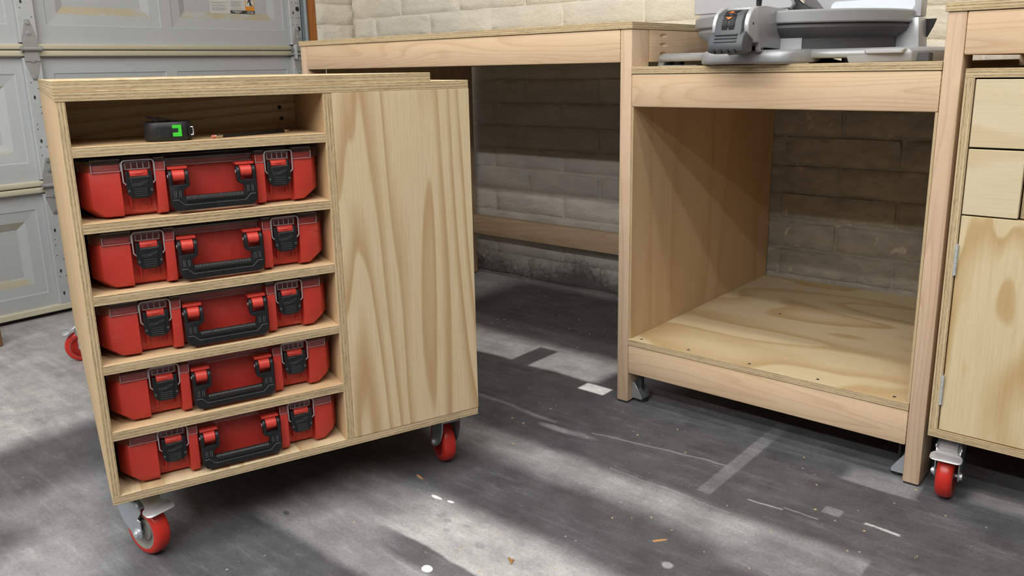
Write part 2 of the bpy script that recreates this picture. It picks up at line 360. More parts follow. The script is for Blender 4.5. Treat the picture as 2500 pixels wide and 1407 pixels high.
# ------------------------------------------------------------------ geometry helpers
def mlist(m): return [M[x] for x in (m if isinstance(m, (list, tuple)) else [m])]
def link(name, me, parent=None):
    o = D.objects.new(name, me); COL.objects.link(o)
    if parent is not None: o.parent = parent
    return o
def tag(o, label=None, cat=None, group=None, kind=None):
    for k, v in (('label', label), ('category', cat), ('group', group), ('kind', kind)):
        if v: o[k] = v
    return o
def empty(name, loc=(0, 0, 0), rz=0.0):
    o = link(name, None); o.location = loc; o.rotation_euler = (0, 0, rz); o.empty_display_size = 0.05
    return o
def copy_tree(o, parent=None):
    c = o.copy(); COL.objects.link(c); c.parent = parent
    for ch in o.children: copy_tree(ch, c)
    return c
class MB:
    def __init__(s): s.v = []; s.f = []; s.mi = []
    def add(s, vs, fs, mi=0, T=None):
        o = len(s.v)
        s.v += [tuple(T @ Vector(p)) if T is not None else tuple(p) for p in vs]
        s.f += [tuple(i+o for i in f) for f in fs]; s.mi += [mi]*len(fs); return s
    def box(s, x0, x1, y0, y1, z0, z1, mi=0, T=None):
        vs = [(x, y, z) for x in (x0, x1) for y in (y0, y1) for z in (z0, z1)]
        return s.add(vs, [(0, 1, 3, 2), (4, 6, 7, 5), (0, 4, 5, 1), (2, 3, 7, 6), (0, 2, 6, 4), (1, 5, 7, 3)], mi, T)
    def prism(s, pts, a0, a1, axis='y', mi=0, T=None):
        """extrude a polygon: axis y -> pts are (x,z), axis x -> (y,z), axis z -> (x,y)"""
        f = {'y': lambda p, a: (p[0], a, p[1]), 'x': lambda p, a: (a, p[0], p[1]), 'z': lambda p, a: (p[0], p[1], a)}[axis]
        n = len(pts); vs = [f(p, a0) for p in pts]+[f(p, a1) for p in pts]
        fs = [tuple(range(n)), tuple(range(2*n-1, n-1, -1))]+[(i, i+n, (i+1) % n+n, (i+1) % n) for i in range(n)]
        return s.add(vs, fs, mi, T)
    def loft(s, rings, mi=0, T=None, cap=True):
        n = len(rings[0]); vs = [p for r in rings for p in r]; fs = []
        for k in range(len(rings)-1):
            fs += [(k*n+i, k*n+(i+1) % n, (k+1)*n+(i+1) % n, (k+1)*n+i) for i in range(n)]
        if cap: fs += [tuple(range(n-1, -1, -1)), tuple(range((len(rings)-1)*n, len(rings)*n))]
        return s.add(vs, fs, mi, T)
    def lathe(s, prof, seg=32, T=None, mi=0, a0=0.0, a1=2*math.pi):
        """profile of (r,z) about z"""
        full = abs(a1-a0-2*math.pi) < 1e-6; m_ = seg if full else seg+1; n = len(prof)
        vs = [(r*math.cos(a0+(a1-a0)*i/seg), r*math.sin(a0+(a1-a0)*i/seg), z) for i in range(m_) for r, z in prof]
        fs = []
        for i in range(seg):
            j = (i+1) % m_
            for k in range(n-1): fs.append((i*n+k, j*n+k, j*n+k+1, i*n+k+1))
        if full:
            if prof[0][0] > 1e-6: fs.append(tuple(i*n for i in range(m_-1, -1, -1)))
            if prof[-1][0] > 1e-6: fs.append(tuple(i*n+n-1 for i in range(m_)))
        return s.add(vs, fs, mi, T)
    def cyl(s, p0, p1, r, seg=16, mi=0, r1=None):
        p0, p1 = Vector(p0), Vector(p1); d = p1-p0
        T = Matrix.Translation(p0) @ d.to_track_quat('Z', 'Y').to_matrix().to_4x4()
        return s.lathe([(r, 0), (r if r1 is None else r1, d.length)], seg, T, mi)
    def tube(s, path, r, seg=8, mi=0, T=None):
        P_ = [Vector(p) for p in path]; rings = []; nrm = None
        for i, p in enumerate(P_):
            t = ((P_[min(i+1, len(P_)-1)]-p).normalized()+(p-P_[max(i-1, 0)]).normalized()).normalized()
            a = Vector((0, 1, 0)) if nrm is None else nrm
            b = t.cross(a)
            if b.length < 1e-4: b = t.cross(Vector((1, 0, 0)))
            b.normalize(); nrm = b.cross(t).normalized()
            rings.append([tuple(p+(nrm*math.cos(2*math.pi*k/seg)+b*math.sin(2*math.pi*k/seg))*r) for k in range(seg)])
        return s.loft(rings, mi, T)
    def build(s, name, mats, parent=None, bevel=0.0, seg=1, smooth=35, label=None, doubles=False):
        me = D.meshes.new(name); bm = bmesh.new(); vs = [bm.verts.new(p) for p in s.v]
        for f, mi in zip(s.f, s.mi):
            try: bm.faces.new([vs[i] for i in f]).material_index = mi
            except ValueError: pass
        if doubles: bmesh.ops.remove_doubles(bm, verts=bm.verts, dist=1e-5)
        bmesh.ops.recalc_face_normals(bm, faces=bm.faces)
        if bevel:
            es = [e for e in bm.edges if len(e.link_faces) == 2 and e.calc_face_angle(0) > math.radians(40)]
            bmesh.ops.bevel(bm, geom=es, offset=bevel, segments=seg, profile=0.5, affect='EDGES', clamp_overlap=True)
        bm.to_mesh(me); bm.free()
        for m_ in mlist(mats): me.materials.append(m_)
        if smooth:
            me.shade_smooth(); me.set_sharp_from_angle(angle=math.radians(smooth))
        o = link(name, me, parent)
        if label: o['label'] = label
        return o
def rrect(x0, x1, y0, y1, r, n=4):
    pts = []
    for cx, cy, a in ((x1-r, y0+r, -90), (x1-r, y1-r, 0), (x0+r, y1-r, 90), (x0+r, y0+r, 180)):
        for k in range(n+1):
            t = math.radians(a+90*k/n); pts.append((cx+r*math.cos(t), cy+r*math.sin(t)))
    return pts
def board(name, x0, x1, y0, y1, z0, z1, kind='ply', grain=None, parent=None, face='face', bevel=0.0008, seg=1, label=None, cut=None):
    """a sawn board with UVs in metres, grain along u; plywood gets layered edges, lumber gets end grain"""
    dims = (x1-x0, y1-y0, z1-z0); thin = dims.index(min(dims))
    order = sorted(range(3), key=lambda i: -dims[i])
    g = 'xyz'.index(grain) if grain else order[0]
    mb = MB().box(x0, x1, y0, y1, z0, z1); me = D.meshes.new(name); bm = bmesh.new()
    vs = [bm.verts.new(p) for p in mb.v]
    for f in mb.f: bm.faces.new([vs[i] for i in f])
    bmesh.ops.recalc_face_normals(bm, faces=bm.faces)
    if bevel: bmesh.ops.bevel(bm, geom=list(bm.edges), offset=bevel, segments=seg, profile=0.5, affect='EDGES', clamp_overlap=True)
    lo = (x0, y0, z0); uvl = bm.loops.layers.uv.new('UVMap')
    for f in bm.faces:
        n = f.normal; ax = max(range(3), key=lambda i: abs(n[i])+(0.01 if i == thin else 0))
        if kind == 'ply':
            if ax == thin: f.material_index = 0; other = [i for i in range(3) if i != thin and i != g][0]; uv = lambda c: (c[g], c[other])
            else:
                f.material_index = 1; lng = [i for i in range(3) if i != thin and i != ax][0]; uv = lambda c: (c[lng]+c[ax]*3, (c[thin]-lo[thin])/dims[thin])
        else:
            if ax == g: f.material_index = 1; o2 = [i for i in range(3) if i != g]; uv = lambda c: (c[o2[0]], c[o2[1]])
            else: f.material_index = 0; other = [i for i in range(3) if i != ax and i != g][0]; uv = lambda c: (c[g], c[other]+0.37*ax)
        for l in f.loops: l[uvl].uv = uv(l.vert.co)
    bm.to_mesh(me); bm.free()
    for m_ in ([M[face], M['edge']] if kind == 'ply' else [M['lumber' if face == 'face' else face], M['end']]): me.materials.append(m_)
    me.shade_smooth(); me.set_sharp_from_angle(angle=math.radians(35))
    o = link(name, me, parent)
    if label: o['label'] = label
    return o
def drill(o, cutters):
    """really cut holes: boolean with temporary cutters, mesh is then frozen"""
    cm = MB()
    for c in cutters: c(cm)
    co = cm.build('cutter', 'hole', smooth=0)
    md = o.modifiers.new('b', 'BOOLEAN'); md.operation = 'DIFFERENCE'; md.object = co; md.solver = 'EXACT'
    co.matrix_world = o.matrix_world.copy()
    bpy.context.view_layer.update()
    me = D.meshes.new_from_object(o.evaluated_get(bpy.context.evaluated_depsgraph_get()))
    o.modifiers.clear(); o.data = me; D.objects.remove(co)

# ------------------------------------------------------------------ dimensions (metres)
H, PT, PW, AP = 1.087, 0.0185, 0.038, 0.089      # bench height, plywood, post width, apron height
WM, HM, HS, LB = 0.777, 0.9675, 0.2044, 1.4735   # middle bay width, its rail height, shelf height, left bench length
YW = 0.9665                                       # face of block wall
XR = PW+WM                                        # left side of right post
XD = -2.393                                       # door plane
XRET = -2.335                                     # short return wall beside the door
XE, YF = 3.6, -5.6                                # far sides of the room

# ------------------------------------------------------------------ room shell
fl = MB().box(-3.0, XE, YF, YW+0.2, -0.1, 0.0).build('floor', 'floor', smooth=0); tag(fl, kind='structure')
tag(MB().box(-3.0, XE, YF, YW+0.2, CEIL, CEIL+0.1).build('ceiling', 'white', smooth=0), kind='structure')
tag(MB().box(XE, XE+0.1, YF, YW+0.2, 0, CEIL).build('wall_right', 'greywall', smooth=0), kind='structure')
tag(MB().box(-3.0, XE, YF-0.1, YF, 0, CEIL).build('wall_front', 'greywall', smooth=0), kind='structure')
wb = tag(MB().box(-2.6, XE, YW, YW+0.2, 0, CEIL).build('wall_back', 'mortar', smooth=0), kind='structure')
wl = MB().box(-2.6, XRET-0.0005, 0.7215, YW+0.004, 0, CEIL)
tag(MB().box(-2.6, XRET-0.0005, YF, -4.35, 0, CEIL).build('wall_left_far', 'greywall', smooth=0), kind='structure')
tag(MB().box(-2.6, XRET-0.10, -4.35, 0.7215, 2.2, CEIL).build('wall_left_header', 'greywall', smooth=0), kind='structure')
wl = tag(wl.build('wall_left', 'mortar', smooth=0), kind='structure')

BP, BH = 0.4064, 0.104                           # block pitch and course height
def block_mesh(name, w, h, seed, nx=10, nz=4):
    rnd = random.Random(seed); mb = MB(); vs = []; g = 0.004
    xs = [g, g+0.004]+[g+0.004+(w-2*g-0.008)*i/(nx-2) for i in range(1, nx-2)]+[w-g-0.004, w-g]
    zs = [g, g+0.005]+[g+0.005+(h-2*g-0.01)*i/(nz-1) for i in range(1, nz-1)]+[h-g-0.005, h-g]
    for j, z in enumerate(zs):
        for i, x in enumerate(xs):
            edge = i in (0, len(xs)-1) or j in (0, len(zs)-1)
            y = 0.001 if edge else -0.0015-rnd.random()*0.0055-0.004*(z/h)
            vs.append((x+(0 if edge else rnd.uniform(-.004, .004)), y, z+rnd.uniform(-.0018, .0018)))
    n = len(xs); fs = [(j*n+i, j*n+i+1, (j+1)*n+i+1, (j+1)*n+i) for j in range(len(zs)-1) for i in range(n-1)]
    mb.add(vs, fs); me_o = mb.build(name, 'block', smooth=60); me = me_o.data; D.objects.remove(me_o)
    return me
full = [block_mesh('brick', BP, BH, s) for s in range(7)]
half_cache = {}
rb = random.Random(3)
for k in range(15):
    ph = -0.729 if k % 2 == 0 else -0.929
    z = 0.006+k*BH
    x = ph-BP*5
    while x+BP < XRET: x += BP
    while x < 2.6:
        x0, x1 = max(x, XRET), min(x+BP, 2.6)
        if x1-x0 > BP-0.001: me = rb.choice(full)
        else:
            key = round(x1-x0, 3)
            if key not in half_cache: half_cache[key] = block_mesh('brick', x1-x0, BH, 40+len(half_cache))
            me = half_cache[key]
        if x1-x0 > 0.03:
            o = link('brick', me, wb); o.location = (x0, YW, z+rb.uniform(-.0015, .0015))
        x += BP
# return wall blocks (face +x): one wide stack beside the door
ret = [block_mesh('brick', YW-0.7215, BH*1.0, 80+i, nx=8) for i in range(4)]
for k in range(15):
    o = link('brick', ret[k % 4], wl); o.location = (XRET, 0.7215, 0.006+k*BH-0.03); o.rotation_euler = (0, 0, math.radians(90))
# mortar fillet along the foot of the wall
cf = MB(); n = 40; rr = random.Random(5)
prof = []
for i in range(n+1):
    x = XRET+(2.6-XRET)*i/n; a = rr.uniform(0.008, 0.018); b = rr.uniform(0.006, 0.016)
    prof.append([(x, YW+0.01, 0.0), (x, YW-0.012-a, 0.0), (x, YW-0.008-a*.7, b*.6), (x, YW-0.006, b)])
cf.loft([[tuple(p) for p in r] for r in prof])
tag(cf.build('baseboard_back', 'mortar', smooth=50), kind='structure')

# ------------------------------------------------------------------ garage door
dr = empty('door_1', (XD, 0, 0)); tag(dr, kind='structure')
SH = 0.5487
cols = [(-0.70-0.51, -0.70), (-0.555, -0.07), (-0.018, 0.578)]
yy = -0.70-0.51-0.05
stiles = [(-0.672, -0.604), (0.600, 0.668)]
while yy > -4.2:
    cols.append((yy-0.51, yy)); yy -= 0.56
    if len(cols) % 2 == 1: stiles.append((yy-0.02, yy+0.048)); yy -= 0.08
def frustum(mb, y0, y1, z0, z1, T):
    def ring(ins, x): return [(x, y0+ins, z0+ins), (x, y1-ins, z0+ins), (x, y1-ins, z1-ins), (x, y0+ins, z1-ins)]
    A, B, B2, C_ = ring(0, 0.0), ring(0.004, -0.003), ring(0.046, -0.007), ring(0.078, -0.022)
    for r0, r1, mi in ((A, B, 0), (B, B2, 0), (B2, C_, 1)):
        for i in range(4): mb.add(r0+r1, [(i, (i+1) % 4, 4+(i+1) % 4, 4+i)], mi if i in (0, 2) else 0, T)
    mb.add(C_, [(0, 1, 2, 3)], 0, T)
for s in range(4):
    z0, z1 = s*SH+0.004, (s+1)*SH
    sec = MB(); cs = sorted(cols); prev = -4.30
    xs = -0.018
    T = Matrix.Translation((xs, 0, 0)); pz0, pz1 = z0+0.095, z0+0.452
    def quad(y0, y1, a, b): sec.add([(xs, y0, a), (xs, y1, a), (xs, y1, b), (xs, y0, b)], [(0, 1, 2, 3)])
    for (a, b) in cs:
        quad(prev, a, z0, z1); quad(a, b, z0, pz0); quad(a, b, pz1, z1); frustum(sec, a, b, pz0, pz1, T); prev = b
    quad(prev, 0.67, z0, z1)
    sec.box(xs-0.035, xs-0.03, -4.30, 0.67, z0, z1)
    sec.build('door_section', ['door', 'door_dust'], dr, smooth=25)
    if s < 3:
        for a, b in ((z1-0.025, z1-0.002), (z1+0.002, z1+0.024)):
            MB().prism([(xs-0.002, a), (0.003, a), (0.006, a+0.003), (0.006, b-0.003), (0.003, b), (xs-0.002, b)], -4.3, 0.60, 'y').build('section_lip', 'lip', dr, 0.001)
seal = MB().box(-0.05, -0.012, -4.3, 0.67, 0.004, 0.018); seal.build('bottom_seal', 'rubber', dr)
MB().box(-0.02, 0.012, -4.3, 0.66, 0.018, 0.042).build('bottom_rail', 'lip', dr, 0.002)
def oval(mb, y, z, ry, rz, x, n=10, mi=0):
    mb.prism([(y+ry*math.cos(2*math.pi*k/n), z+rz*math.sin(2*math.pi*k/n)) for k in range(n)], x-0.001, x+0.0004, 'x', mi)
for si, (a, b) in enumerate(stiles):
    for s in range(4):
        z0, z1 = s*SH+0.03, (s+1)*SH-0.03
        st = MB().prism([(-0.02, a), (0.006, a), (0.009, a+0.003), (0.009, b-0.003), (0.006, b), (-0.02, b)], z0, z1, 'z').build('stile', 'galv', dr, 0.0)
        if si < 3:
            hm = MB(); c = (a+b)/2; rr = random.Random(s+si*9)
            for f in (0.12, 0.32, 0.68, 0.88): oval(hm, c-0.012, z0+(z1-z0)*f, .004, .008, 0.0094)
            for f in (0.2, 0.27, 0.42, 0.46, 0.55, 0.6, 0.75, 0.8):
                for q in (-.018, 0.006, .02): 
                    if rr.random() < .7: oval(hm, c+q, z0+(z1-z0)*f, .0022, .0024, 0.0094, 6)
            if si == 1:
                for f in (0.16, 0.36, 0.78, 0.93): oval(hm, c+0.014, z0+(z1-z0)*f, .011, .012, 0.0094, 14)
            tag(hm.build('punched_hole', 'hole', st, smooth=0), kind='stuff')
def hinge(y, z, end=False):
    hb = MB(); x = 0.009; w = 0.029
    for sg in (1, -1):
        pts = [(y-w*.72, z+sg*0.012), (y+w*.72, z+sg*0.012), (y+w, z+sg*0.045), (y+0.008, z+sg*0.118), (y-0.008, z+sg*0.118), (y-w, z+sg*0.045)]
        hb.prism(pts, x, x+0.0025, 'x')
        hb.prism([(y-w*.9, z+sg*0.0), (y+w*.9, z+sg*0.0), (y+w, z+sg*0.045), (y-w, z+sg*0.045)], x+0.0005, x+0.006, 'x')
    hb.cyl((x+0.010, y-0.036, z+0.004), (x+0.010, y+0.036, z+0.004), 0.0085, 14)
    h = hb.build('hinge', 'hinge_plate', dr, 0.0008)
    for dz in (0.105, 0.066, -0.042, -0.108):
        MB().cyl((x+0.002, y, z+dz), (x+0.009, y, z+dz), 0.0065, 6).cyl((x+0.002, y, z+dz), (x+0.0045, y, z+dz), 0.009, 12).build('hinge_bolt', 'zinc', h)
    for dy in (-0.037, 0.037): MB().cyl((x+0.010, y+dy-.002, z+0.004), (x+0.010, y+dy+.002, z+0.004), 0.011, 12).build('pin_end', 'zinc', h)
    if end:
        MB().cyl((x+0.016, y-0.052, z-0.018), (x+0.016, y+0.12, z-0.018), 0.0055, 12).cyl((x+0.016, y+0.07, z-0.018), (x+0.016, y+0.095, z-0.018), 0.022, 20).build('roller', 'zinc', h)
        MB().prism([(y-w-.004, z-.04), (y-w+.006, z-.046), (y-w+.006, z+.03), (y-w-.004, z+.02)], x, x+0.028, 'x').build('roller_bracket', 'galv', h, 0.001)
for s in range(1, 4):
    for si, (a, b) in enumerate(stiles[:4]): hinge((a+b)/2, s*SH+0.0, si == 1)
# warning label on the upper section
lab = MB().prism(rrect(0.19, 0.43, 1.272, 1.42, 0.004, 3), 0.0, 0.0006, 'x').build('warning_label', 'paper', dr, smooth=0)
lab.location.x = -0.039
lp = MB(); rr = random.Random(2)
def bar(mb, y0, y1, z0, z1, h=0.0009): mb.box(0.0004, h, y0, y1, z0, z1)
z = 1.279
while z < 1.41:
    if rr.random() < .82: bar(lp, 0.199, 0.199+rr.uniform(.06, .09), z, z+0.0021)
    if rr.random() < .82 and z > 1.293: bar(lp, 0.302, 0.302+rr.uniform(.045, .066), z, z+0.0021)
    z += 0.0042
tag(lp.build('fine_print', 'print', lab, smooth=0), kind='stuff')
MB().box(0.0003, 0.0008, 0.297, 0.430, 1.2725, 1.2885).build('contact_bar', 'printk', lab, smooth=0)
lw = MB()
for zz, a, b in ((1.2845, .303, .362), (1.2805, .31, .355), (1.2765, .322, .345), (1.2845, .388, .42)): bar(lw, a, b, zz-.001, zz+.001, .0011)
for i in range(11):
    if i not in (1, 5): bar(lw, .386+i*.0036, .386+i*.0036+.0024, 1.2755, 1.281, .0011)
tag(lw.build('contact_print', 'paper', lab, smooth=0), kind='stuff')
og = MB().box(0.0003, 0.0008, 0.380, 0.4295, 1.2885, 1.308); og.box(0.0003, 0.0008, 0.380, 0.384, 1.308, 1.42).box(0.0003, 0.0008, 0.426, 0.4295, 1.308, 1.42)
og.build('warning_panel', 'printo', lab, smooth=0)
fg = MB()
def limb(p, q, w): 
    p, q = Vector(p), Vector(q); d = (q-p).normalized(); nn = Vector((-d.y, d.x))*w
    fg.prism([tuple(p+nn), tuple(p-nn), tuple(q-nn), tuple(q+nn)], 0.0004, 0.0010, 'x')
for a in (((.401, 1.3385), (.409, 1.326), .0045), ((.409, 1.326), (.406, 1.316), .0028), ((.406, 1.316), (.4075, 1.309), .0026), ((.409, 1.326), (.412, 1.316), .003), ((.412, 1.316), (.421, 1.3105), .0026),
          ((.401, 1.338), (.396, 1.331), .002), ((.396, 1.331), (.396, 1.322), .002), ((.404, 1.339), (.411, 1.340), .002), ((.411, 1.340), (.415, 1.336), .002)): limb(*a)
fg.prism([(.396+.0052*math.cos(t*math.pi/6), 1.3465+.0055*math.sin(t*math.pi/6)) for t in range(12)], 0.0004, 0.001, 'x')
fg.build('running_figure', 'printk', lab, smooth=0)
# jamb boards and vertical track
tag(board('trim_1', XD-0.06, XD-0.02, 0.669, 0.676, 0, 2.3, 'lumber', 'z', face='jamb'), kind='structure')
tag(board('trim_2', XD-0.06, XRET+0.004, 0.690, 0.7215, 0, 2.3, 'lumber', 'z', face='jamb'), kind='structure')
tk = MB().box(XD-0.03, XD+0.004, 0.676, 0.692, 0.02, 2.2)
tk.cyl((XD+0.034, 0.679, 0.02), (XD+0.034, 0.679, 2.2), 0.0105, 16)
tk.box(XD+0.0, XD+0.034, 0.684, 0.687, 0.02, 2.2)
tag(tk.build('trim_3', 'galv_dk', bevel=0.001), kind='structure')

# ------------------------------------------------------------------ ceiling lamps
for i, (fx, fy, wt, ln) in enumerate(FIXTURES):
    t = empty('shop_light', (fx, fy, CEIL)); tag(t, ['white tube light nearest the block wall', 'white tube light second from the block wall', 'white tube light third from the block wall', 'white tube light farthest from the block wall'][i], 'ceiling light', 'tube lights on the ceiling')
    MB().prism([(-0.07, 0.0), (0.07, 0.0), (0.05, -0.045), (-0.05, -0.045)], -ln/2, ln/2, 'x').build('housing', 'white', t, 0.002)
    for q in (-0.03, 0.03): MB().cyl((-ln/2+0.02, q, -0.062), (ln/2-0.02, q, -0.062), 0.013, 10).build('lamp_tube', 'tube', t)
    ld = D.lights.new('lamp_light', 'AREA'); ld.shape = 'RECTANGLE'; ld.size = ln; ld.size_y = 0.10; ld.energy = wt; ld.color = LIGHT_COL
    lo = link('lamp_light', ld, t); lo.location = (0, 0, -0.078)

# ------------------------------------------------------------------ workbench
wbn = empty('miter_saw_workbench', (0, 0, 0))
tag(wbn, 'long pale pine and plywood workbench with a lowered middle bay along the block wall', 'workbench')
PD = 0.089; YB = 0.929
def post(x, y, z1, nm='post', f='lumber_b'): return board(nm, x, x+PW, y, y+PD, 0.004, z1, 'lumber', 'z', wbn, f, 0.004, 2)
for x in (-LB, 0.0, XR, 2.26):
    post(x, 0.0, H); post(x, YB-PD, H, f='lumber')
# left section
board('apron', -LB+PW, 0.0, 0.0, PW, H-AP, H-0.0006, 'lumber', 'x', wbn, 'lumber', 0.004, 2)
board('rear_rail', -LB+PW, 0.0, YB-PW, YB, H-AP, H, 'lumber', 'x', wbn, 'lumber', 0.003, 2)
st = board('stretcher', -LB+PW, 0.0, YB-PW, YB, 0.207, 0.297, 'lumber', 'x', wbn, 'lumber', 0.004, 2)
def pocket(mb, cx, cz, y): 
    T = Matrix.Translation((cx, y, cz)) @ Matrix.Rotation(math.radians(15), 4, 'Z') @ Matrix.Rotation(math.radians(90), 4, 'Y')
    mb.lathe([(0.0048, -0.022), (0.0048, 0.022)], 14, T)
drill(st, [lambda mb, q=q: pocket(mb, -LB+PW+0.038, 0.207+q, YB-PW) for q in (0.022, 0.045, 0.068)])
for x in (0.0, -LB, XR, 2.26):
    sa = board('side_apron', x, x+PW, PD, YB-PD, H-AP, H, 'lumber', 'y', wbn, 'lumber', 0.003, 2)
    if x == 0.0:
        def pk(mb, z):
            T = Matrix.Translation((x+PW, 0.167, z)) @ Matrix.Rotation(math.radians(-15), 4, 'Z') @ Matrix.Rotation(math.radians(-90), 4, 'X')
            mb.lathe([(0.0055, -0.022), (0.0055, 0.022)], 14, T)
        drill(sa, [lambda mb, z=z: pk(mb, z) for z in (1.071, 1.046, 1.021)])
board('bench_top', -LB-0.002, PW+0.002, -0.003, YW-0.014, H, H+PT, 'ply', 'x', wbn, 'face_b')
board('side_panel', -LB+PW, -LB+PW+0.006, PD, YB-PD, 0.10, H-AP, 'ply', 'z', wbn, 'face_plain')
# middle section
board('apron', PW, XR, 0.0, PW, HM-AP, HM-0.0008, 'lumber', 'x', wbn, 'lumber', 0.004, 2)
board('rear_rail', PW, XR, YB-PW, YB, HM-AP, HM, 'lumber', 'x', wbn, 'lumber', 0.003, 2)
board('apron', PW, XR, 0.0, PW, HS-PT-AP, HS-PT-0.0008, 'lumber', 'x', wbn, 'lumber', 0.004, 2)
board('rear_rail', PW, XR, YB-PW, YB, HS-PT-AP, HS-PT, 'lumber', 'x', wbn, 'lumber', 0.003, 2)
board('saw_platform', PW, XR, -0.002, YW-0.014, HM, HM+PT, 'ply', 'x', wbn, 'face_b')
shf = board('lower_shelf', PW, XR, -0.002, YW-0.014, HS-PT, HS, 'ply', 'x', wbn, 'face_b')
board('side_panel', PW, PW+0.006, 0.002, YW-0.014, HS, HM-AP, 'ply', 'z', wbn, 'face_plain', 0.0005)
board('side_panel', XR-0.006, XR, 0.002, YW-0.014, HS, HM-AP, 'ply', 'z', wbn, 'face_plain', 0.0005)
for x, y in ((0.072, 0.02), (0.226, 0.02), (0.408, 0.02), (0.592, 0.02), (0.776, 0.02), (0.29, 0.5)):
    MB().cyl((x, y, HS-0.001), (x, y, HS+0.0004), 0.0042, 12).build('screw', 'hole', shf)
# right section
board('apron', XR+PW, 2.26, 0.0, PW, H-AP, H-0.0006, 'lumber', 'x', wbn, 'lumber', 0.004, 2)
board('rear_rail', XR+PW, 2.26, YB-PW, YB, H-AP, H, 'lumber', 'x', wbn, 'lumber', 0.003, 2)
board('bench_top', XR-0.004, 2.30, -0.003, YW-0.014, H, H+PT, 'ply', 'x', wbn, 'face_b')
# levelling feet on the middle posts
def leveler(x, sg):
    br = MB(); x1 = x+sg*0.003
    a, b = sorted((x, x1)); br.box(a, b, 0.026, 0.072, 0.012, 0.062)
    for y in (0.027, 0.069):
        pts = [(x, 0.012), (x+sg*0.034, 0.012), (x+sg*0.034, 0.020), (x+sg*0.006, 0.062), (x, 0.062)]
        br.prism(pts, y, y+0.0025, 'y')
    a, b = sorted((x, x+sg*0.034)); br.box(a, b, 0.027, 0.0715, 0.010, 0.013)
    br.add([(x+sg*0.034, 0.027, 0.012), (x+sg*0.034, 0.0715, 0.012), (x+sg*0.034, 0.0715, 0.02), (x+sg*0.034, 0.027, 0.02), (x+sg*0.020, 0.0715, 0.041), (x+sg*0.020, 0.027, 0.041)],
           [(0, 1, 2, 3), (3, 2, 4, 5)])
    o = br.build('leveling_bracket', 'zinc', wbn, 0.0006)
    MB().cyl((x+sg*0.022, 0.05, 0.006), (x+sg*0.022, 0.05, 0.10), 0.0042, 12).build('threaded_rod', 'blackm', o)
    MB().lathe([(0.0, 0.0), (0.017, 0.0), (0.0185, 0.003), (0.0175, 0.007), (0.007, 0.0105), (0, 0.0105)], 24, Matrix.Translation((x+sg*0.022, 0.05, 0))).build('leveling_foot', 'rubber', o)
    for z in (0.052, 0.024):
        MB().lathe([(0.0045, 0), (0.0035, 0.002), (0, 0.0028)], 10, Matrix.Translation((x1, 0.036, z)) @ Matrix.Rotation(math.radians(90*sg), 4, 'Y')).build('bracket_screw', 'chrome', o)
leveler(PW, 1); leveler(XR, -1)
for x in (0.0, XR): MB().box(x+0.003, x+PW-0.003, 0.003, PD-0.003, 0.0, 0.004).build('post_pad', 'rubber', wbn)

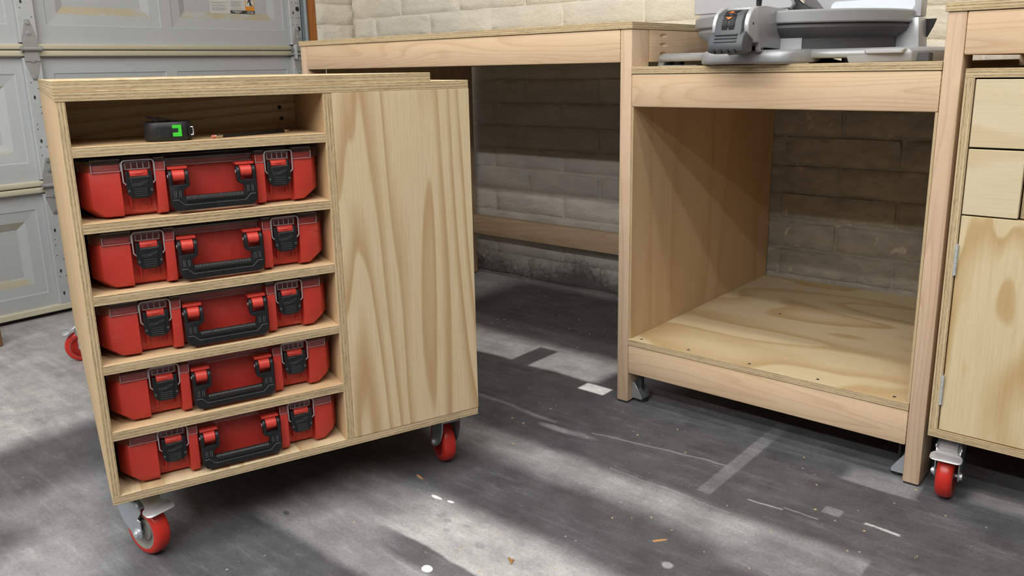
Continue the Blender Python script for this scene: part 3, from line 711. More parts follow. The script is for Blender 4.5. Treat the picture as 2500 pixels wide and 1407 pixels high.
# ------------------------------------------------------------------ casters
def caster(parent, u, d, z, heading, brake=True, r=0.0555, wd=0.036, Ht=0.154):
    """swivel caster: mounting plate under the cart at height z, wheel trailing along heading (local radians)"""
    B = Matrix.Translation((u, d, z)); T = B @ Matrix.Rotation(heading, 4, 'Z')
    tr = 0.036; ax = -(Ht-r)
    mb = MB().box(-0.036, 0.036, -0.042, 0.042, -0.004, 0.0, 0, B)
    for a in (-0.027, 0.027):
        for b in (-0.033, 0.033): mb.cyl(B @ Vector((a, b, -0.010)), B @ Vector((a, b, -0.003)), 0.0065, 6)
    mb.lathe([(0.030, -0.004), (0.034, -0.007), (0.034, -0.012), (0.030, -0.016), (0.024, -0.018), (0.024, -0.021)], 28, T)
    # fork: crown and two cheeks that lean to the axle
    w2 = wd/2+0.005
    crown = [(-0.030, -0.020), (0.022, -0.020), (0.040, -0.026), (0.052, -0.040), (0.050, -0.043), (0.036, -0.032), (-0.028, -0.026)]
    mb.prism(crown, -w2-0.003, w2+0.003, 'y', 0, T)
    for sgn in (-1, 1):
        y0 = sgn*w2; y1 = sgn*(w2+0.003)
        pts = [(-0.032, -0.020), (-0.030, -0.046), (-0.012, -0.080), (tr-0.020, ax-0.006)]
        pts += [(tr+0.0135*math.cos(math.radians(t)), ax+0.0135*math.sin(math.radians(t))) for t in (200, 230, 260, 290, 320, 350, 20)]
        pts += [(tr+0.0125, ax+0.030), (tr+0.004, -0.066), (0.054, -0.048), (0.052, -0.038), (0.040, -0.026), (0.022, -0.020)]
        mb.prism(pts, min(y0, y1), max(y0, y1), 'y', 0, T)
    c = mb.build('caster', 'zinc', parent, 0.0007)
    WT = T @ Matrix.Translation((tr, 0, ax)) @ Matrix.Rotation(math.radians(90), 4, 'X')
    h = wd/2
    MB().lathe([(r*0.70, -h*0.95), (r*0.84, -h*0.97), (r*0.94, -h*0.80), (r*0.985, -h*0.5), (r, -h*0.12), (r, h*0.12), (r*0.985, h*0.5), (r*0.94, h*0.80), (r*0.84, h*0.97), (r*0.70, h*0.95), (r*0.68, 0), (r*0.70, -h*0.95)], 48, WT).build('wheel_tread', 'tread', c, smooth=50)
    MB().lathe([(0.0, -h*0.85), (r*0.20, -h*0.85), (r*0.24, -h*0.75), (r*0.40, -h*0.70), (r*0.44, -h*0.45), (r*0.62, -h*0.45), (r*0.66, -h*0.93), (r*0.715, -h*0.96), (r*0.715, h*0.96), (r*0.66, h*0.93), (r*0.62, h*0.45), (r*0.44, h*0.45), (r*0.40, h*0.70), (r*0.24, h*0.75), (r*0.20, h*0.85), (0, h*0.85)], 40, WT).build('wheel_hub', 'hub', c, smooth=40)
    bt = MB(); a0 = Vector((tr, 0, ax))
    bt.cyl(T @ (a0+Vector((0, -w2-0.011, 0))), T @ (a0+Vector((0, w2+0.008, 0))), 0.0045, 12)
    for sgn in (-1, 1):
        bt.cyl(T @ (a0+Vector((0, sgn*(w2+0.003), 0))), T @ (a0+Vector((0, sgn*(w2+0.009), 0))), 0.0085, 6)
        bt.cyl(T @ (a0+Vector((0, sgn*(w2+0.0025), 0))), T @ (a0+Vector((0, sgn*(w2+0.0045), 0))), 0.0105, 16)
    bt.build('axle_bolt', 'chrome', c, 0.0005)
    if brake:
        pd = MB()
        path = [(0.020, -0.0190), (0.042, -0.0215), (0.058, -0.031), (0.064, -0.037), (0.068, -0.0395), (0.073, -0.042), (0.086, -0.0455), (0.091, -0.0465), (0.0935, -0.047)]
        ws = [0.017, 0.018, 0.019, 0.021, 0.029, 0.033, 0.033, 0.030, 0.024]; th = 0.0028; rings = []
        for (x, zz), w in zip(path, ws): rings.append([(x, -w, zz), (x, w, zz), (x, w, zz+th), (x, -w, zz+th)])
        pd.loft(rings, 0, T)
        for sgn in (-1, 1): pd.cyl(T @ Vector((0.046, sgn*0.0245, -0.031)), T @ Vector((0.046, sgn*0.0275, -0.031)), 0.005, 10)
        pd.build('brake_pedal', 'chrome', c, 0.0008, smooth=50)
    return c

# ------------------------------------------------------------------ mobile cart with the tool boxes
APHI = 1.235921
ca = empty('storage_cart', (-0.29517, -1.36476, 0), APHI)
tag(ca, 'tall plywood rolling cart on red casters, its shelves filled with red cases', 'cart')
AW, AD, Z0, Z1 = 0.825, 1.55, 0.154, 0.984
ZB = Z0+PT
board('cart_bottom', 0, AW, 0, AD, Z0, ZB, 'ply', 'y', ca, 'face')
board('cart_side', 0, 0.0165, 0, AD, ZB, Z1-2*PT, 'ply', 'z', ca, 'face_plain')
board('divider', 0.487, 0.506, 0, 0.5, ZB, Z1-2*PT, 'ply', 'z', ca, 'face_plain')
board('front_panel', 0.506, AW+0.001, -0.001, 0.018, ZB, Z1-2*PT, 'ply', 'z', ca, 'face')
board('cart_side', AW-PT, AW, 0.018, AD, ZB, Z1-2*PT, 'ply', 'z', ca, 'face')
board('cart_back', 0.0165, AW-PT, AD-PT, AD, ZB, Z1-2*PT, 'ply', 'z', ca, 'face')
board('cart_top', -0.001, AW, -0.001, AD, Z1-2*PT, Z1-PT, 'ply', 'y', ca, 'face')
board('cart_top', -0.001, 0.733, 0.0012, AD, Z1-PT, Z1, 'ply', 'y', ca, 'face')
SHELF = (0.724, 0.585, 0.446, 0.308)
for z in (0.8655,)+SHELF:
    board('shelf', 0.0165, 0.487, 0.0, 0.46, z-0.0195, z, 'ply', 'x', ca, 'face_plain')
board('back_panel', 0.0165, 0.487, 0.215, 0.233, 0.8655, Z1-2*PT, 'ply', 'x', ca, 'face')
board('back_panel', 0.0165, 0.487, 0.46, 0.478, ZB, 0.846, 'ply', 'z', ca, 'face_plain')
scr = [(0.452, 0.9135), (0.455, 0.8885)]
for x, z in scr:
    MB().lathe([(0.0045, 0), (0.0045, 0.0012), (0.003, 0.0016), (0.0028, 0.0008), (0, 0.0008)], 14, Matrix.Translation((x, 0.2145, z)) @ Matrix.Rotation(math.radians(90), 4, 'X')).build('screw', 'blackm', ca)
caster(ca, 0.062-0.036*math.cos(math.radians(9)-APHI), 0.040-0.036*math.sin(math.radians(9)-APHI)+0.02, Z0, math.radians(9)-APHI)
h2 = math.radians(156)-APHI
caster(ca, 0.772, 0.070, Z0, h2, brake=True)
h3 = math.radians(-110)-APHI
caster(ca, 0.05, AD-0.055, Z0, h3)
caster(ca, 0.77, AD-0.06, Z0, math.radians(40)-APHI)

# ------------------------------------------------------------------ red organizer cases
def toolbox():
    t = empty('organizer_case')
    W_, Dp = 0.459, 0.39
    plan = [(0.0, 0.046), (0.018, 0.0085), (0.071, 0.007), (0.073, 0.027), (0.130, 0.027), (0.132, 0.0035), (0.150, 0.0035), (0.152, 0.034),
            (0.320, 0.034), (0.322, 0.0035), (0.339, 0.0035), (0.341, 0.027), (0.397, 0.027), (0.399, 0.007), (0.439, 0.0085), (0.459, 0.046),
            (0.459, Dp), (0.0, Dp)]
    def ring(z, ix, iy, flat=0.0):
        out = []
        for x, y in plan:
            yy = y+(0.030-y)*flat if y < 0.04 else y
            xx = x+ix if x < 0.03 else x-ix if x > W_-0.03 else x
            out.append((xx, min(yy+iy, Dp), z))
        return out
    b = MB().loft([ring(0.0012, 0.024, 0.010, 0.5), ring(0.0065, 0.020, 0.0025, 0.04), ring(0.0235, 0.0005, 0.001), ring(0.090, 0.0, 0.0), ring(0.0925, 0.001, 0.001), ring(0.0930, 0.0022, 0.0025), ring(0.1035, 0.003, 0.0035)])
    body = b.build('case_body', 'red', t, 0.0012, smooth=40)
    for x in (0.0855, 0.1175, 0.3535, 0.3855): MB().box(x-0.0011, x+0.0011, 0.0205, 0.028, 0.019, 0.05).build('rib', 'red_lite', body, 0.0006)
    for a, c in ((0.154, 0.190), (0.282, 0.318)): MB().box(a, c, 0.001, 0.036, 0.0875, 0.0925).build('hinge_ledge', 'red_lite', body, 0.0006)
    for x0, x1 in ((0.1605, 0.1835), (0.2885, 0.3115)): MB().cyl((x0, 0.0045, 0.0745), (x1, 0.0045, 0.0745), 0.0118, 24).box(x0+0.003, x1-0.003, 0.006, 0.036, 0.068, 0.080).build('handle_mount', 'red_lite', body, 0.001)
    MB().box(0.014, W_-0.014, 0.030, Dp-0.01, 0.1035, 0.1125).build('tray_insert', 'insert', t, 0.002)
    # clear lid: caps over the columns and ribs plus a top skin
    lid = MB(); th = 0.0018
    def cap(x0, x1, y, z0, z1):
        lid.prism([(y, z0), (y+th, z0), (y+th, z1-0.006), (y+0.008, z1-th), (y+0.04, z1-th), (y+0.04, z1), (y+0.006, z1), (y, z1-0.007)], x0, x1, 'x')
        for x in (x0, x1-th): lid.prism([(y, z0), (y+0.02, z0), (y+0.02, z1), (y+0.006, z1), (y, z1-0.007)], x, x+th, 'x')
        for x in (x0, x1-0.0012): lid.box(x, x+0.0012, y-0.0004, y, z0, z1-0.007, 1)  # pale strips stand in for the highlight on the cap edges
        lid.box(x0, x1, y-0.0004, y, z0, z0+0.0011, 1); lid.box(x0, x1, y+0.0005, y+0.0075, z1-0.0005, z1+0.0004, 1)
    cap(0.022, 0.0735, 0.0045, 0.091, 0.1135); cap(0.397, 0.437, 0.0045, 0.091, 0.1135)
    cap(0.1315, 0.1505, 0.0025, 0.0885, 0.1125); cap(0.3215, 0.3395, 0.0025, 0.0885, 0.1125)
    lid.prism([(0.026, 0.0935), (0.0275, 0.0935), (0.0285, 0.106), (0.036, 0.1135), (0.036, 0.1150), (0.027, 0.107)], 0.1505, 0.3215, 'x'); lid.box(0.1505, 0.3215, 0.0255, 0.0262, 0.0932, 0.0944, 1); lid.box(0.1505, 0.3215, 0.0262, 0.0275, 0.1062, 0.1072, 1)
    for x0, x1 in ((0.0735, 0.1315), (0.3395, 0.397)):
        lid.prism([(0.0135, 0.0925), (0.0155, 0.0925), (0.0155, 0.106), (0.030, 0.113), (0.030, 0.115), (0.0135, 0.1075)], x0+0.004, x1-0.004, 'x')
        for k in range(5):
            xx = x0+0.008+(x1-x0-0.016)*k/4; lid.box(xx-0.0007, xx+0.0007, 0.0105, 0.0140, 0.0925, 0.1065, 1)
        for zz in (0.0925, 0.1058): lid.box(x0+0.008, x1-0.008, 0.0105, 0.0140, zz, zz+0.0014, 1)
    for q in ([(0.0, 0.033), (0.022, 0.0045), (0.0235, 0.006), (0.0018, 0.034)], [(0.459, 0.033), (0.437, 0.0045), (0.4355, 0.006), (0.4572, 0.034)]):
        lid.prism(q, 0.092, 0.1125, 'z')
    lid.box(0.004, W_-0.004, 0.034, Dp, 0.1135, 0.1150); lid.box(0.0, 0.0018, 0.033, Dp, 0.092, 0.1135); lid.box(W_-0.0018, W_, 0.033, Dp, 0.092, 0.1135)
    lid.build('clear_lid', ['clear', 'clear_edge_glint'], t, smooth=0)
    # carrying handle
    hm = MB(); y0, y1 = -0.009, 0.006
    outer = [(0.1535, 0.083), (0.1535, 0.020), (0.160, 0.010), (0.166, 0.008), (0.306, 0.008), (0.312, 0.010), (0.3185, 0.020), (0.3185, 0.083)]
    left = [(0.1535, 0.058), (0.1535, 0.020), (0.160, 0.009), (0.166, 0.007), (0.236, 0.007), (0.236, 0.026), (0.190, 0.026), (0.181, 0.031), (0.1775, 0.039), (0.1785, 0.048), (0.189, 0.053), (0.1905, 0.058)]
    hm.prism(left, y0, y1, 'y'); hm.prism([(0.472-x, z) for x, z in left][::-1], y0, y1, 'y')
    for x0, x1 in ((0.1535, 0.1600), (0.1840, 0.1905), (0.2815, 0.2880), (0.3120, 0.3185)):
        hm.prism([(y0, 0.056), (y1, 0.056)]+[(0.0025+0.0115*math.cos(math.radians(a)), 0.0745+0.0118*math.sin(math.radians(a))) for a in range(-10, 191, 20)], x0, x1, 'x')
    hd = hm.build('handle', 'black', t, 0.0012, 2, smooth=40)
    gm = MB(); n = 34; rings = []
    for i in range(n*2+1):
        x = 0.181+(0.291-0.181)*i/(n*2); r = 0.0078 if i % 2 else 0.0070
        rings.append([(x, -0.0055+r*math.cos(math.radians(a)), 0.0285+r*math.sin(math.radians(a))) for a in range(0, 360, 30)])
    gm.loft(rings).build('grip', 'black', hd, smooth=25)
    ln = MB()
    for s in (0, 1):
        f = (lambda x: x) if s == 0 else (lambda x: 0.472-x)
        for a, b_ in (((0.157, 0.029), (0.167, 0.029)), ((0.167, 0.029), (0.178, 0.018)), ((0.178, 0.018), (0.236, 0.018)), ((0.161, 0.034), (0.161, 0.047)), ((0.164, 0.034), (0.164, 0.047)), ((0.170, 0.034), (0.170, 0.047)), ((0.173, 0.034), (0.173, 0.047))):
            ln.tube([(f(a[0]), y0, a[1]), (f(b_[0]), y0, b_[1])], 0.0005, 4)
    tag(ln.build('moulded_line', 'groove', hd, smooth=0), kind='stuff')
    for x in (0.1525, 0.2805): MB().cyl((x, 0.0025, 0.0745), (x+0.001, 0.0025, 0.0745), 0.0035, 12).build('hinge_pin', 'wire', hd)
    # latches
    for x0 in (0.0795, 0.3455):
        w = 0.047
        lm = MB(); pts = [(x0, 0.089), (x0, 0.055), (x0+0.001, 0.046), (x0+0.008, 0.0385), (x0+0.012, 0.037), (x0+w-0.012, 0.037), (x0+w-0.008, 0.0385), (x0+w-0.001, 0.046), (x0+w, 0.055), (x0+w, 0.089), (x0+w-0.007, 0.089), (x0+w-0.007, 0.079), (x0+0.007, 0.079), (x0+0.007, 0.089)]
        lm.prism(pts, 0.0035, 0.014, 'y'); lm.prism([(x0+0.007, 0.078), (x0+w-0.007, 0.078), (x0+w-0.010, 0.039), (x0+0.010, 0.039)], 0.0015, 0.006, 'y')
        la = lm.build('latch', 'black', t, 0.001, smooth=40)
        MB().prism([(0.004, 0.0795), (0.013, 0.0795), (0.013, 0.0915), (0.006, 0.0905), (0.003, 0.087)], x0+0.0075, x0+w-0.0075, 'x').box(x0+0.017, x0+w-0.017, 0.0022, 0.004, 0.0835, 0.0868).build('latch_tab', 'red_lite', la, 0.0008)
        xa, xb = x0-0.0045, x0+w+0.0045
        MB().tube([(x0+0.0005, 0.0065, 0.064), (xa, 0.0045, 0.070), (xa, 0.0045, 0.086), (xa-.0002, 0.0045, 0.1045), (xa+0.0012, 0.005, 0.1085), (xa+0.005, 0.0055, 0.1103), ((xa+xb)/2, 0.006, 0.1105), (xb-0.005, 0.0055, 0.1103), (xb-0.0012, 0.005, 0.1085), (xb+.0002, 0.0045, 0.1045), (xb, 0.0045, 0.086), (xb, 0.0045, 0.070), (x0+w-0.0005, 0.0065, 0.064)], 0.0013, 8).build('wire_bail', 'wire', la, smooth=60)
        gv = MB()
        for k in range(4): gv.box(x0+0.0125, x0+w-0.0125, 0.0009, 0.002, 0.0425+k*0.0042, 0.0429+k*0.0042)
        for q in (x0+0.0015, x0+w-0.0055):
            for k in range(3): gv.box(q, q+0.004, 0.0030, 0.004, 0.0505+k*0.0015, 0.0514+k*0.0015)
        tag(gv.build('grip_line', 'groove', la, smooth=0), kind='stuff')
        # maker's script with a lightning underline, raised in the black plastic
        cu = D.curves.new('maker_mark', 'FONT'); cu.body = 'Milwaukee'; cu.size = 0.0072; cu.shear = 0.35; cu.extrude = 0.0002; cu.align_x = 'CENTER'
        co = D.objects.new('maker_mark', cu); COL.objects.link(co); bpy.context.view_layer.update()
        me = D.meshes.new_from_object(co.evaluated_get(bpy.context.evaluated_depsgraph_get())); D.objects.remove(co)
        T = Matrix.Translation((x0+w/2, 0.0014, 0.0645)) @ Matrix.Rotation(math.radians(-14), 4, 'Y') @ Matrix.Rotation(math.radians(90), 4, 'X')
        me.transform(T); me.materials.clear(); me.materials.append(M['logo']); mo = link('maker_mark', me, la)
        bl = MB().prism([(x0+0.010, 0.0592), (x0+0.022, 0.0632), (x0+0.021, 0.0615), (x0+0.036, 0.0672), (x0+0.024, 0.0638), (x0+0.025, 0.0655)], 0.0012, 0.0016, 'y').build('maker_bolt', 'logo', la, smooth=0)
    return t
M['logo'] = mat_plain('raised_logo', srgb(70, 71, 74), 0.35)
box0 = toolbox()
bx_labels = ['red organizer case on the highest case shelf, just under the tape measure',
             'red organizer case second from the top in the rolling cart',
             'red organizer case in the middle of the stack of five',
             'red organizer case second from the bottom in the rolling cart',
             'red organizer case on the bottom board of the cart, just above the casters']
A_T = Matrix.Translation((-0.29517, -1.36476, 0)) @ Matrix.Rotation(APHI, 4, 'Z')
for i, z in enumerate(SHELF+(ZB,)):
    o = box0 if i == 0 else copy_tree(box0)
    p = A_T @ Vector((0.0205+(0, .002, -.001, .001, .003)[i], 0.011+(0, .003, .002, .004, .003)[i], z))
    o.location = p; o.rotation_euler = (0, 0, APHI+math.radians((0.3, -0.2, 0.1, 0.3, -.2)[i]))
    tag(o, bx_labels[i], 'tool case', 'red organizer cases in the rolling cart')

# ------------------------------------------------------------------ tape measure and pencil
tm = empty('tape_measure', A_T @ Vector((0.189, 0.052, 0.8655)), APHI+math.radians(-9)); tag(tm, 'black tape measure with a green lock lying on the top cart shelf', 'tape measure')
pl = rrect(-0.043, 0.043, -0.040, 0.040, 0.026, 6)
def rg(k, z): return [(x*k, y*k, z) for x, y in pl]
bd = MB().loft([rg(0.93, 0.0), rg(1.0, 0.004), rg(1.0, 0.032), rg(0.95, 0.0365)]).build('case', 'tape_body', tm, 0.001, 2, smooth=50)
MB().prism(rrect(-0.019, 0.006, 0.008, 0.030, 0.003), -0.0425, -0.038, 'y').build('thumb_lock', 'tape_body', tm, 0.001)
dm = MB()
for i in range(5):
    for j in range(6): dm.box(-0.012+i*0.0035, -0.0105+i*0.0035, -0.0434, -0.042, 0.0105+j*0.003, 0.0118+j*0.003)
tag(dm.build('lock_dimple', 'rubber', tm, smooth=0), kind='stuff')
MB().prism([(0.009, 0.009), (0.0255, 0.009), (0.0255, 0.031), (0.009, 0.031), (0.009, 0.0245), (0.0195, 0.0245), (0.0195, 0.0165), (0.009, 0.0165)], -0.0412, -0.034, 'y').build('green_badge', 'green', tm, 0.0005)
MB().prism([(0.0375, -0.034), (0.0445, -0.027), (0.0445, 0.0), (0.0375, 0.0)], 0.006, 0.032, 'z').build('tape_mouth', 'rubber', tm, 0.001)
MB().tube([(0.0415, -0.0345, 0.011), (0.0455, -0.0345, 0.011), (0.0465, -0.033, 0.018), (0.0455, -0.0345, 0.026), (0.0415, -0.0345, 0.026)], 0.0012, 6).build('end_hook', 'wire', tm)
MB().prism([(0.012, 0.0365), (0.014, 0.0385), (-0.014, 0.0445), (-0.036, 0.0475), (-0.037, 0.0445), (-0.026, 0.0425), (-0.022, 0.0365), (-0.016, 0.0365), (-0.016, 0.0425), (0.0, 0.0395)], -0.016, 0.006, 'y').build('belt_clip', 'blackm', tm, 0.0008)
p0 = A_T @ Vector((0.265, 0.026, 0.8655+0.0036)); p1 = A_T @ Vector((0.437, 0.086, 0.8655+0.0036))
pe = empty('pencil', p0, math.atan2(p1.y-p0.y, p1.x-p0.x)); tag(pe, 'black pencil with pink eraser lying on the top cart shelf', 'pencil')
LN = (p1-p0).length; RX = Matrix.Rotation(math.radians(90), 4, 'Y') @ Matrix.Rotation(math.radians(30), 4, 'Z')
MB().lathe([(0.0, 0.0), (0.0026, 0.0003), (0.0033, 0.002), (0.0033, 0.008)], 14, RX).build('eraser', 'eraser', pe)
MB().lathe([(0.0034, 0.007), (0.0037, 0.0075)]+[(0.0037-(0.0004 if k % 2 else 0), 0.009+k*0.0015) for k in range(8)]+[(0.0037, 0.022), (0.0033, 0.0225)], 14, RX).build('ferrule', 'ferrule', pe)
MB().lathe([(0.0036, 0.022), (0.0036, LN-0.015)], 6, RX).build('shaft', 'pencil', pe, smooth=20)
MB().lathe([(0.0035, LN-0.0152), (0.0009, LN-0.003)], 14, RX).build('sharpened_tip', 'cone', pe)
MB().lathe([(0.0009, LN-0.0031), (0.0002, LN)], 10, RX).build('lead', 'lead', pe)

# ------------------------------------------------------------------ cart with drawers at the right
cb = empty('drawer_cart', (0.869, -0.040, 0)); tag(cb, 'plywood rolling cabinet with two drawers above a hinged door, under the right bench end', 'cabinet')
BW, BZ0, BZ1, BD = 0.80, 0.1543, 0.9703, 0.86
board('cabinet_top', 0, BW, 0, BD, BZ1-PT, BZ1, 'ply', 'x', cb, 'face')
board('cabinet_bottom', 0, BW, 0, BD, BZ0, BZ0+PT, 'ply', 'x', cb, 'face')
board('cabinet_side', 0, PT, 0, BD, BZ0+PT, BZ1-PT, 'ply', 'z', cb, 'face')
board('cabinet_side', BW-PT, BW, 0, BD, BZ0+PT, BZ1-PT, 'ply', 'z', cb, 'face')
board('cabinet_back', PT, BW-PT, BD-PT, BD, BZ0+PT, BZ1-PT, 'ply', 'z', cb, 'face')
board('cabinet_divider', 0.1265, 0.1355, 0.012, BD-PT, 0.668, BZ1-PT, 'ply', 'z', cb, 'face_plain')
g = 0.0025
for x0, x1 in ((PT+g, 0.124), (0.137, 0.43), (0.434, 0.75)):
    for z0, z1 in ((0.8105, BZ1-PT-0.003), (0.6685, 0.8065)):
        board('drawer_front', x0, x1, 0.001, 0.019, z0, z1, 'ply', 'x', cb, 'drawer', 0.0012)
dd = board('cabinet_door', PT+g, 0.43, 0.001, 0.019, BZ0+PT+0.002, 0.6655, 'ply', 'z', cb, 'face_c')
board('cabinet_door', 0.433, BW-PT-g, 0.001, 0.019, BZ0+PT+0.002, 0.6655, 'ply', 'z', cb, 'face')
for z in (0.569, 0.270):
    hb = MB(); n = 5
    for k in range(n): hb.cyl((PT+0.001, -0.003, z-0.034+k*0.0137), (PT+0.001, -0.003, z-0.034+k*0.0137+0.0132), 0.0034, 10)
    hb.box(PT-0.001, PT+0.003, -0.002, 0.012, z-0.034, z+0.034); hb.build('hinge', 'galv', cb)
hB = math.radians(-86)
caster(cb, 0.038, 0.075, BZ0, hB)
caster(cb, 0.745, 0.06, BZ0, math.radians(-60)); caster(cb, 0.055, BD-0.06, BZ0, math.radians(100)); caster(cb, 0.745, BD-0.06, BZ0, math.radians(60))

# ------------------------------------------------------------------ miter saw
SX, SY, SZ = 0.375, 0.33, HM+PT
ms = empty('miter_saw', (SX, SY, SZ)); tag(ms, 'grey miter saw base with round turntable and dark lock handle on the lowered bench bay', 'miter saw')
TR = 0.287
# base casting: plan outline with feet at the sides and a nose below the arm
bp = [(-0.322, -0.215), (-0.315, -0.225), (-0.20, -0.245), (-0.150, -0.270), (-0.125, -0.322), (-0.095, -0.342), (0.085, -0.342), (0.112, -0.324), (0.130, -0.275), (0.17, -0.245), (0.345, -0.215), (0.375, -0.150), (0.375, 0.10), (0.30, 0.20), (-0.30, 0.20), (-0.322, 0.15)]
def bring(k, z, dz=0): return [(x*k, y*k+(0.0), z) for x, y in bp]
bm_ = MB().loft([bring(0.985, 0.012), bring(1.0, 0.016), bring(1.0, 0.024), bring(0.985, 0.030), bring(0.955, 0.034)])
nose = [(-0.146, -0.262), (-0.130, -0.325), (-0.114, -0.346), (-0.09, -0.356), (0.08, -0.356), (0.104, -0.346), (0.120, -0.325), (0.136, -0.262), (0.13, -0.2), (-0.14, -0.2)]
bm_.loft([[(x*.97, y+.004, 0.002) for x, y in nose], [(x, y, 0.006) for x, y in nose], [(x, y, 0.024) for x, y in nose], [(x*.985, y+.004, 0.031) for x, y in nose], [(x*.96, y+.012, 0.0345) for x, y in nose]])
# right foot block, left foot leg, rear feet
rf = [(0.205, -0.2385), (0.345, -0.2155), (0.376, -0.151), (0.376, 0.10), (0.30, 0.10), (0.30, -0.12), (0.205, -0.12)]
bm_.loft([[(x+(0.006 if x < .25 else 0.004 if x > .37 else 0), y, 0.0) for x, y in rf], [(x, y, 0.016) for x, y in rf], [(x, y, 0.026) for x, y in rf]])
bm_.prism([(-0.326, 0.0), (-0.321, 0.018), (-0.300, 0.018), (-0.308, 0.0)], -0.215, -0.13, 'y'); bm_.box(-0.31, -0.22, 0.10, 0.19, 0.0, 0.016); bm_.box(0.22, 0.31, 0.10, 0.19, 0.0, 0.016)
base = bm_.build('base_casting', 'alu', ms, 0.003, 2, smooth=40)
for x, y in ((-0.272, -0.19), (0.195, -0.19)): MB().cyl((x, y, 0.0), (x, y, 0.016), 0.016, 20).build('foot', 'blackm', base)
MB().box(-0.318, -0.20, -0.218, -0.15, 0.0, 0.0022).build('foot_plate', 'galv', base, 0.0006)
for x, w in ((0.02, 0.05), (0.12, 0.05)):
    fx_ = MB().loft([[(x+w*0.9+math.cos(t*math.pi/5)*w*k, 0.02+math.sin(t*math.pi/5)*w*k*.5, z) for t in range(10)] for k, z in ((1.0, 0.0), (0.95, 0.003), (0.55, 0.008), (0.25, 0.013))])
    fx_.build('underside_rib', 'blackm', base, smooth=60)
# pocket mouldings on the front edge of the base
MB().prism([(0.245, 0.030), (0.250, 0.020), (0.330, 0.020), (0.335, 0.030)], -0.2385, -0.2, 'y').build('lift_recess', 'alu_lt', base, 0.002)
MB().prism([(0.352, 0.0), (0.355, 0.021), (0.378, 0.020), (0.379, 0.0)], -0.2, -0.165, 'y').build('foot_recess', 'dkgrey2', base, 0.001)
# turntable
tt = MB().lathe([(0.0, 0.128), (TR-0.010, 0.128), (TR-0.003, 0.1265), (TR, 0.123), (TR, 0.100), (TR-0.003, 0.097), (TR-0.014, 0.096)], 96, None).build('turntable', 'alu', ms, smooth=30)
skirt = [(TR-0.012, 0.098), (TR-0.010, 0.094), (TR-0.008, 0.086), (TR-0.012, 0.078), (TR-0.030, 0.066), (TR-0.036, 0.060), (TR-0.036, 0.032)]
a_arm = -math.pi/2
MB().lathe(skirt, 56, None, 0, a_arm+0.12, a_arm+1.75).build('turntable_skirt', 'dkgrey2', ms, smooth=40)
MB().lathe(skirt, 80, None, 0, a_arm+1.75, a_arm+2*math.pi-0.18).build('turntable_skirt', 'alu', ms, smooth=40)
MB().lathe([(TR-0.033, 0.062), (TR-0.033, 0.032)], 10, None, 0, a_arm+0.12, a_arm+0.38).build('pointer_plate', 'alu_lt', ms, smooth=40)
# miter arm running to the front
am = MB()
side = [(-0.200, 0.132), (-0.340, 0.137), (-0.385, 0.134), (-0.412, 0.126), (-0.430, 0.108), (-0.432, 0.086), (-0.420, 0.068), (-0.404, 0.060), (-0.404, 0.052), (-0.372, 0.052), (-0.372, 0.034), (-0.364, 0.028), (-0.352, 0.030), (-0.346, 0.040), (-0.240, 0.036), (-0.200, 0.036)]
am.prism(side, 0.034, 0.046, 'x'); am.prism(side, -0.046, -0.034, 'x')
am.prism([(-0.200, 0.132), (-0.340, 0.137), (-0.385, 0.134), (-0.385, 0.060), (-0.35, 0.045), (-0.200, 0.04)], -0.035, 0.035, 'x')
arm = am.build('miter_arm', 'alu', ms, 0.003, 2, smooth=40)
for y, z, r in ((-0.412, 0.094, 0.0035), (-0.359, 0.037, 0.0032)): MB().cyl((0.0455, y, z), (0.0466, y, z), r, 12).build('pin', 'hole', arm)
MB().cyl((0.030, -0.350, 0.13), (0.030, -0.350, 0.21), 0.0062, 14).build('lock_bolt', 'blackm', arm)
tmb = MB()
for k in range(12): tmb.lathe([(0.0062, 0), (0.0078, 0.0015), (0.0062, 0.003)], 14, Matrix.Translation((0.030, -0.350, 0.142+k*0.005)))
tmb.build('bolt_thread', 'blackm', arm, smooth=0)
# dark lock handle with ribbed thumb wheel
hp = [(-0.395, 0.128), (-0.412, 0.126), (-0.432, 0.118), (-0.444, 0.100), (-0.448, 0.080), (-0.456, 0.062), (-0.462, 0.046), (-0.460, 0.032), (-0.425, 0.028), (-0.400, 0.034), (-0.395, 0.05)]
hg = MB().prism(hp, -0.034, 0.034, 'x'); low = [(-0.440, 0.078), (-0.456, 0.064), (-0.463, 0.046), (-0.461, 0.030), (-0.43, 0.026), (-0.405, 0.032), (-0.405, 0.06)]
hg.prism(low, -0.044, 0.044, 'x')
lk = hg.build('lock_handle', 'dkgrey', ms, 0.004, 2, smooth=40)
for k in range(3):
    z = 0.070-k*0.0080; y = -0.4545-k*0.0028
    MB().tube([(-0.028, y, z), (0.028, y, z)], 0.0026, 8).build('finger_rib', 'dkgrey', lk, smooth=60)
for k in range(4): MB().box(-0.031+k*0.0175, -0.024+k*0.0175, -0.466, -0.455, 0.027, 0.036).build('bottom_notch', 'rubber', lk, smooth=0)
wm = MB(); cy, cz, rad = -0.398, 0.086, 0.050
def arc(a): return (cy-rad*math.cos(math.radians(a)), cz+rad*math.sin(math.radians(a))*0.86)
for a in range(-6, 66, 6):
    y, z = arc(a); y2, z2 = arc(a+3.6)
    for s in (-1, 1): wm.prism([(y-.001, z), (y2-.001, z2), (y2+0.006, z2), (y+0.006, z)], *sorted((s*0.002, s*0.0155)), 'x')
pts = [arc(a) for a in range(-8, 71, 6)]
wm.prism([(y+0.001, z) for y, z in pts]+[(y+0.008, z) for y, z in pts[::-1]], -0.0165, 0.0165, 'x')
tw = wm.build('thumb_wheel', 'blackm', ms, 0.0)
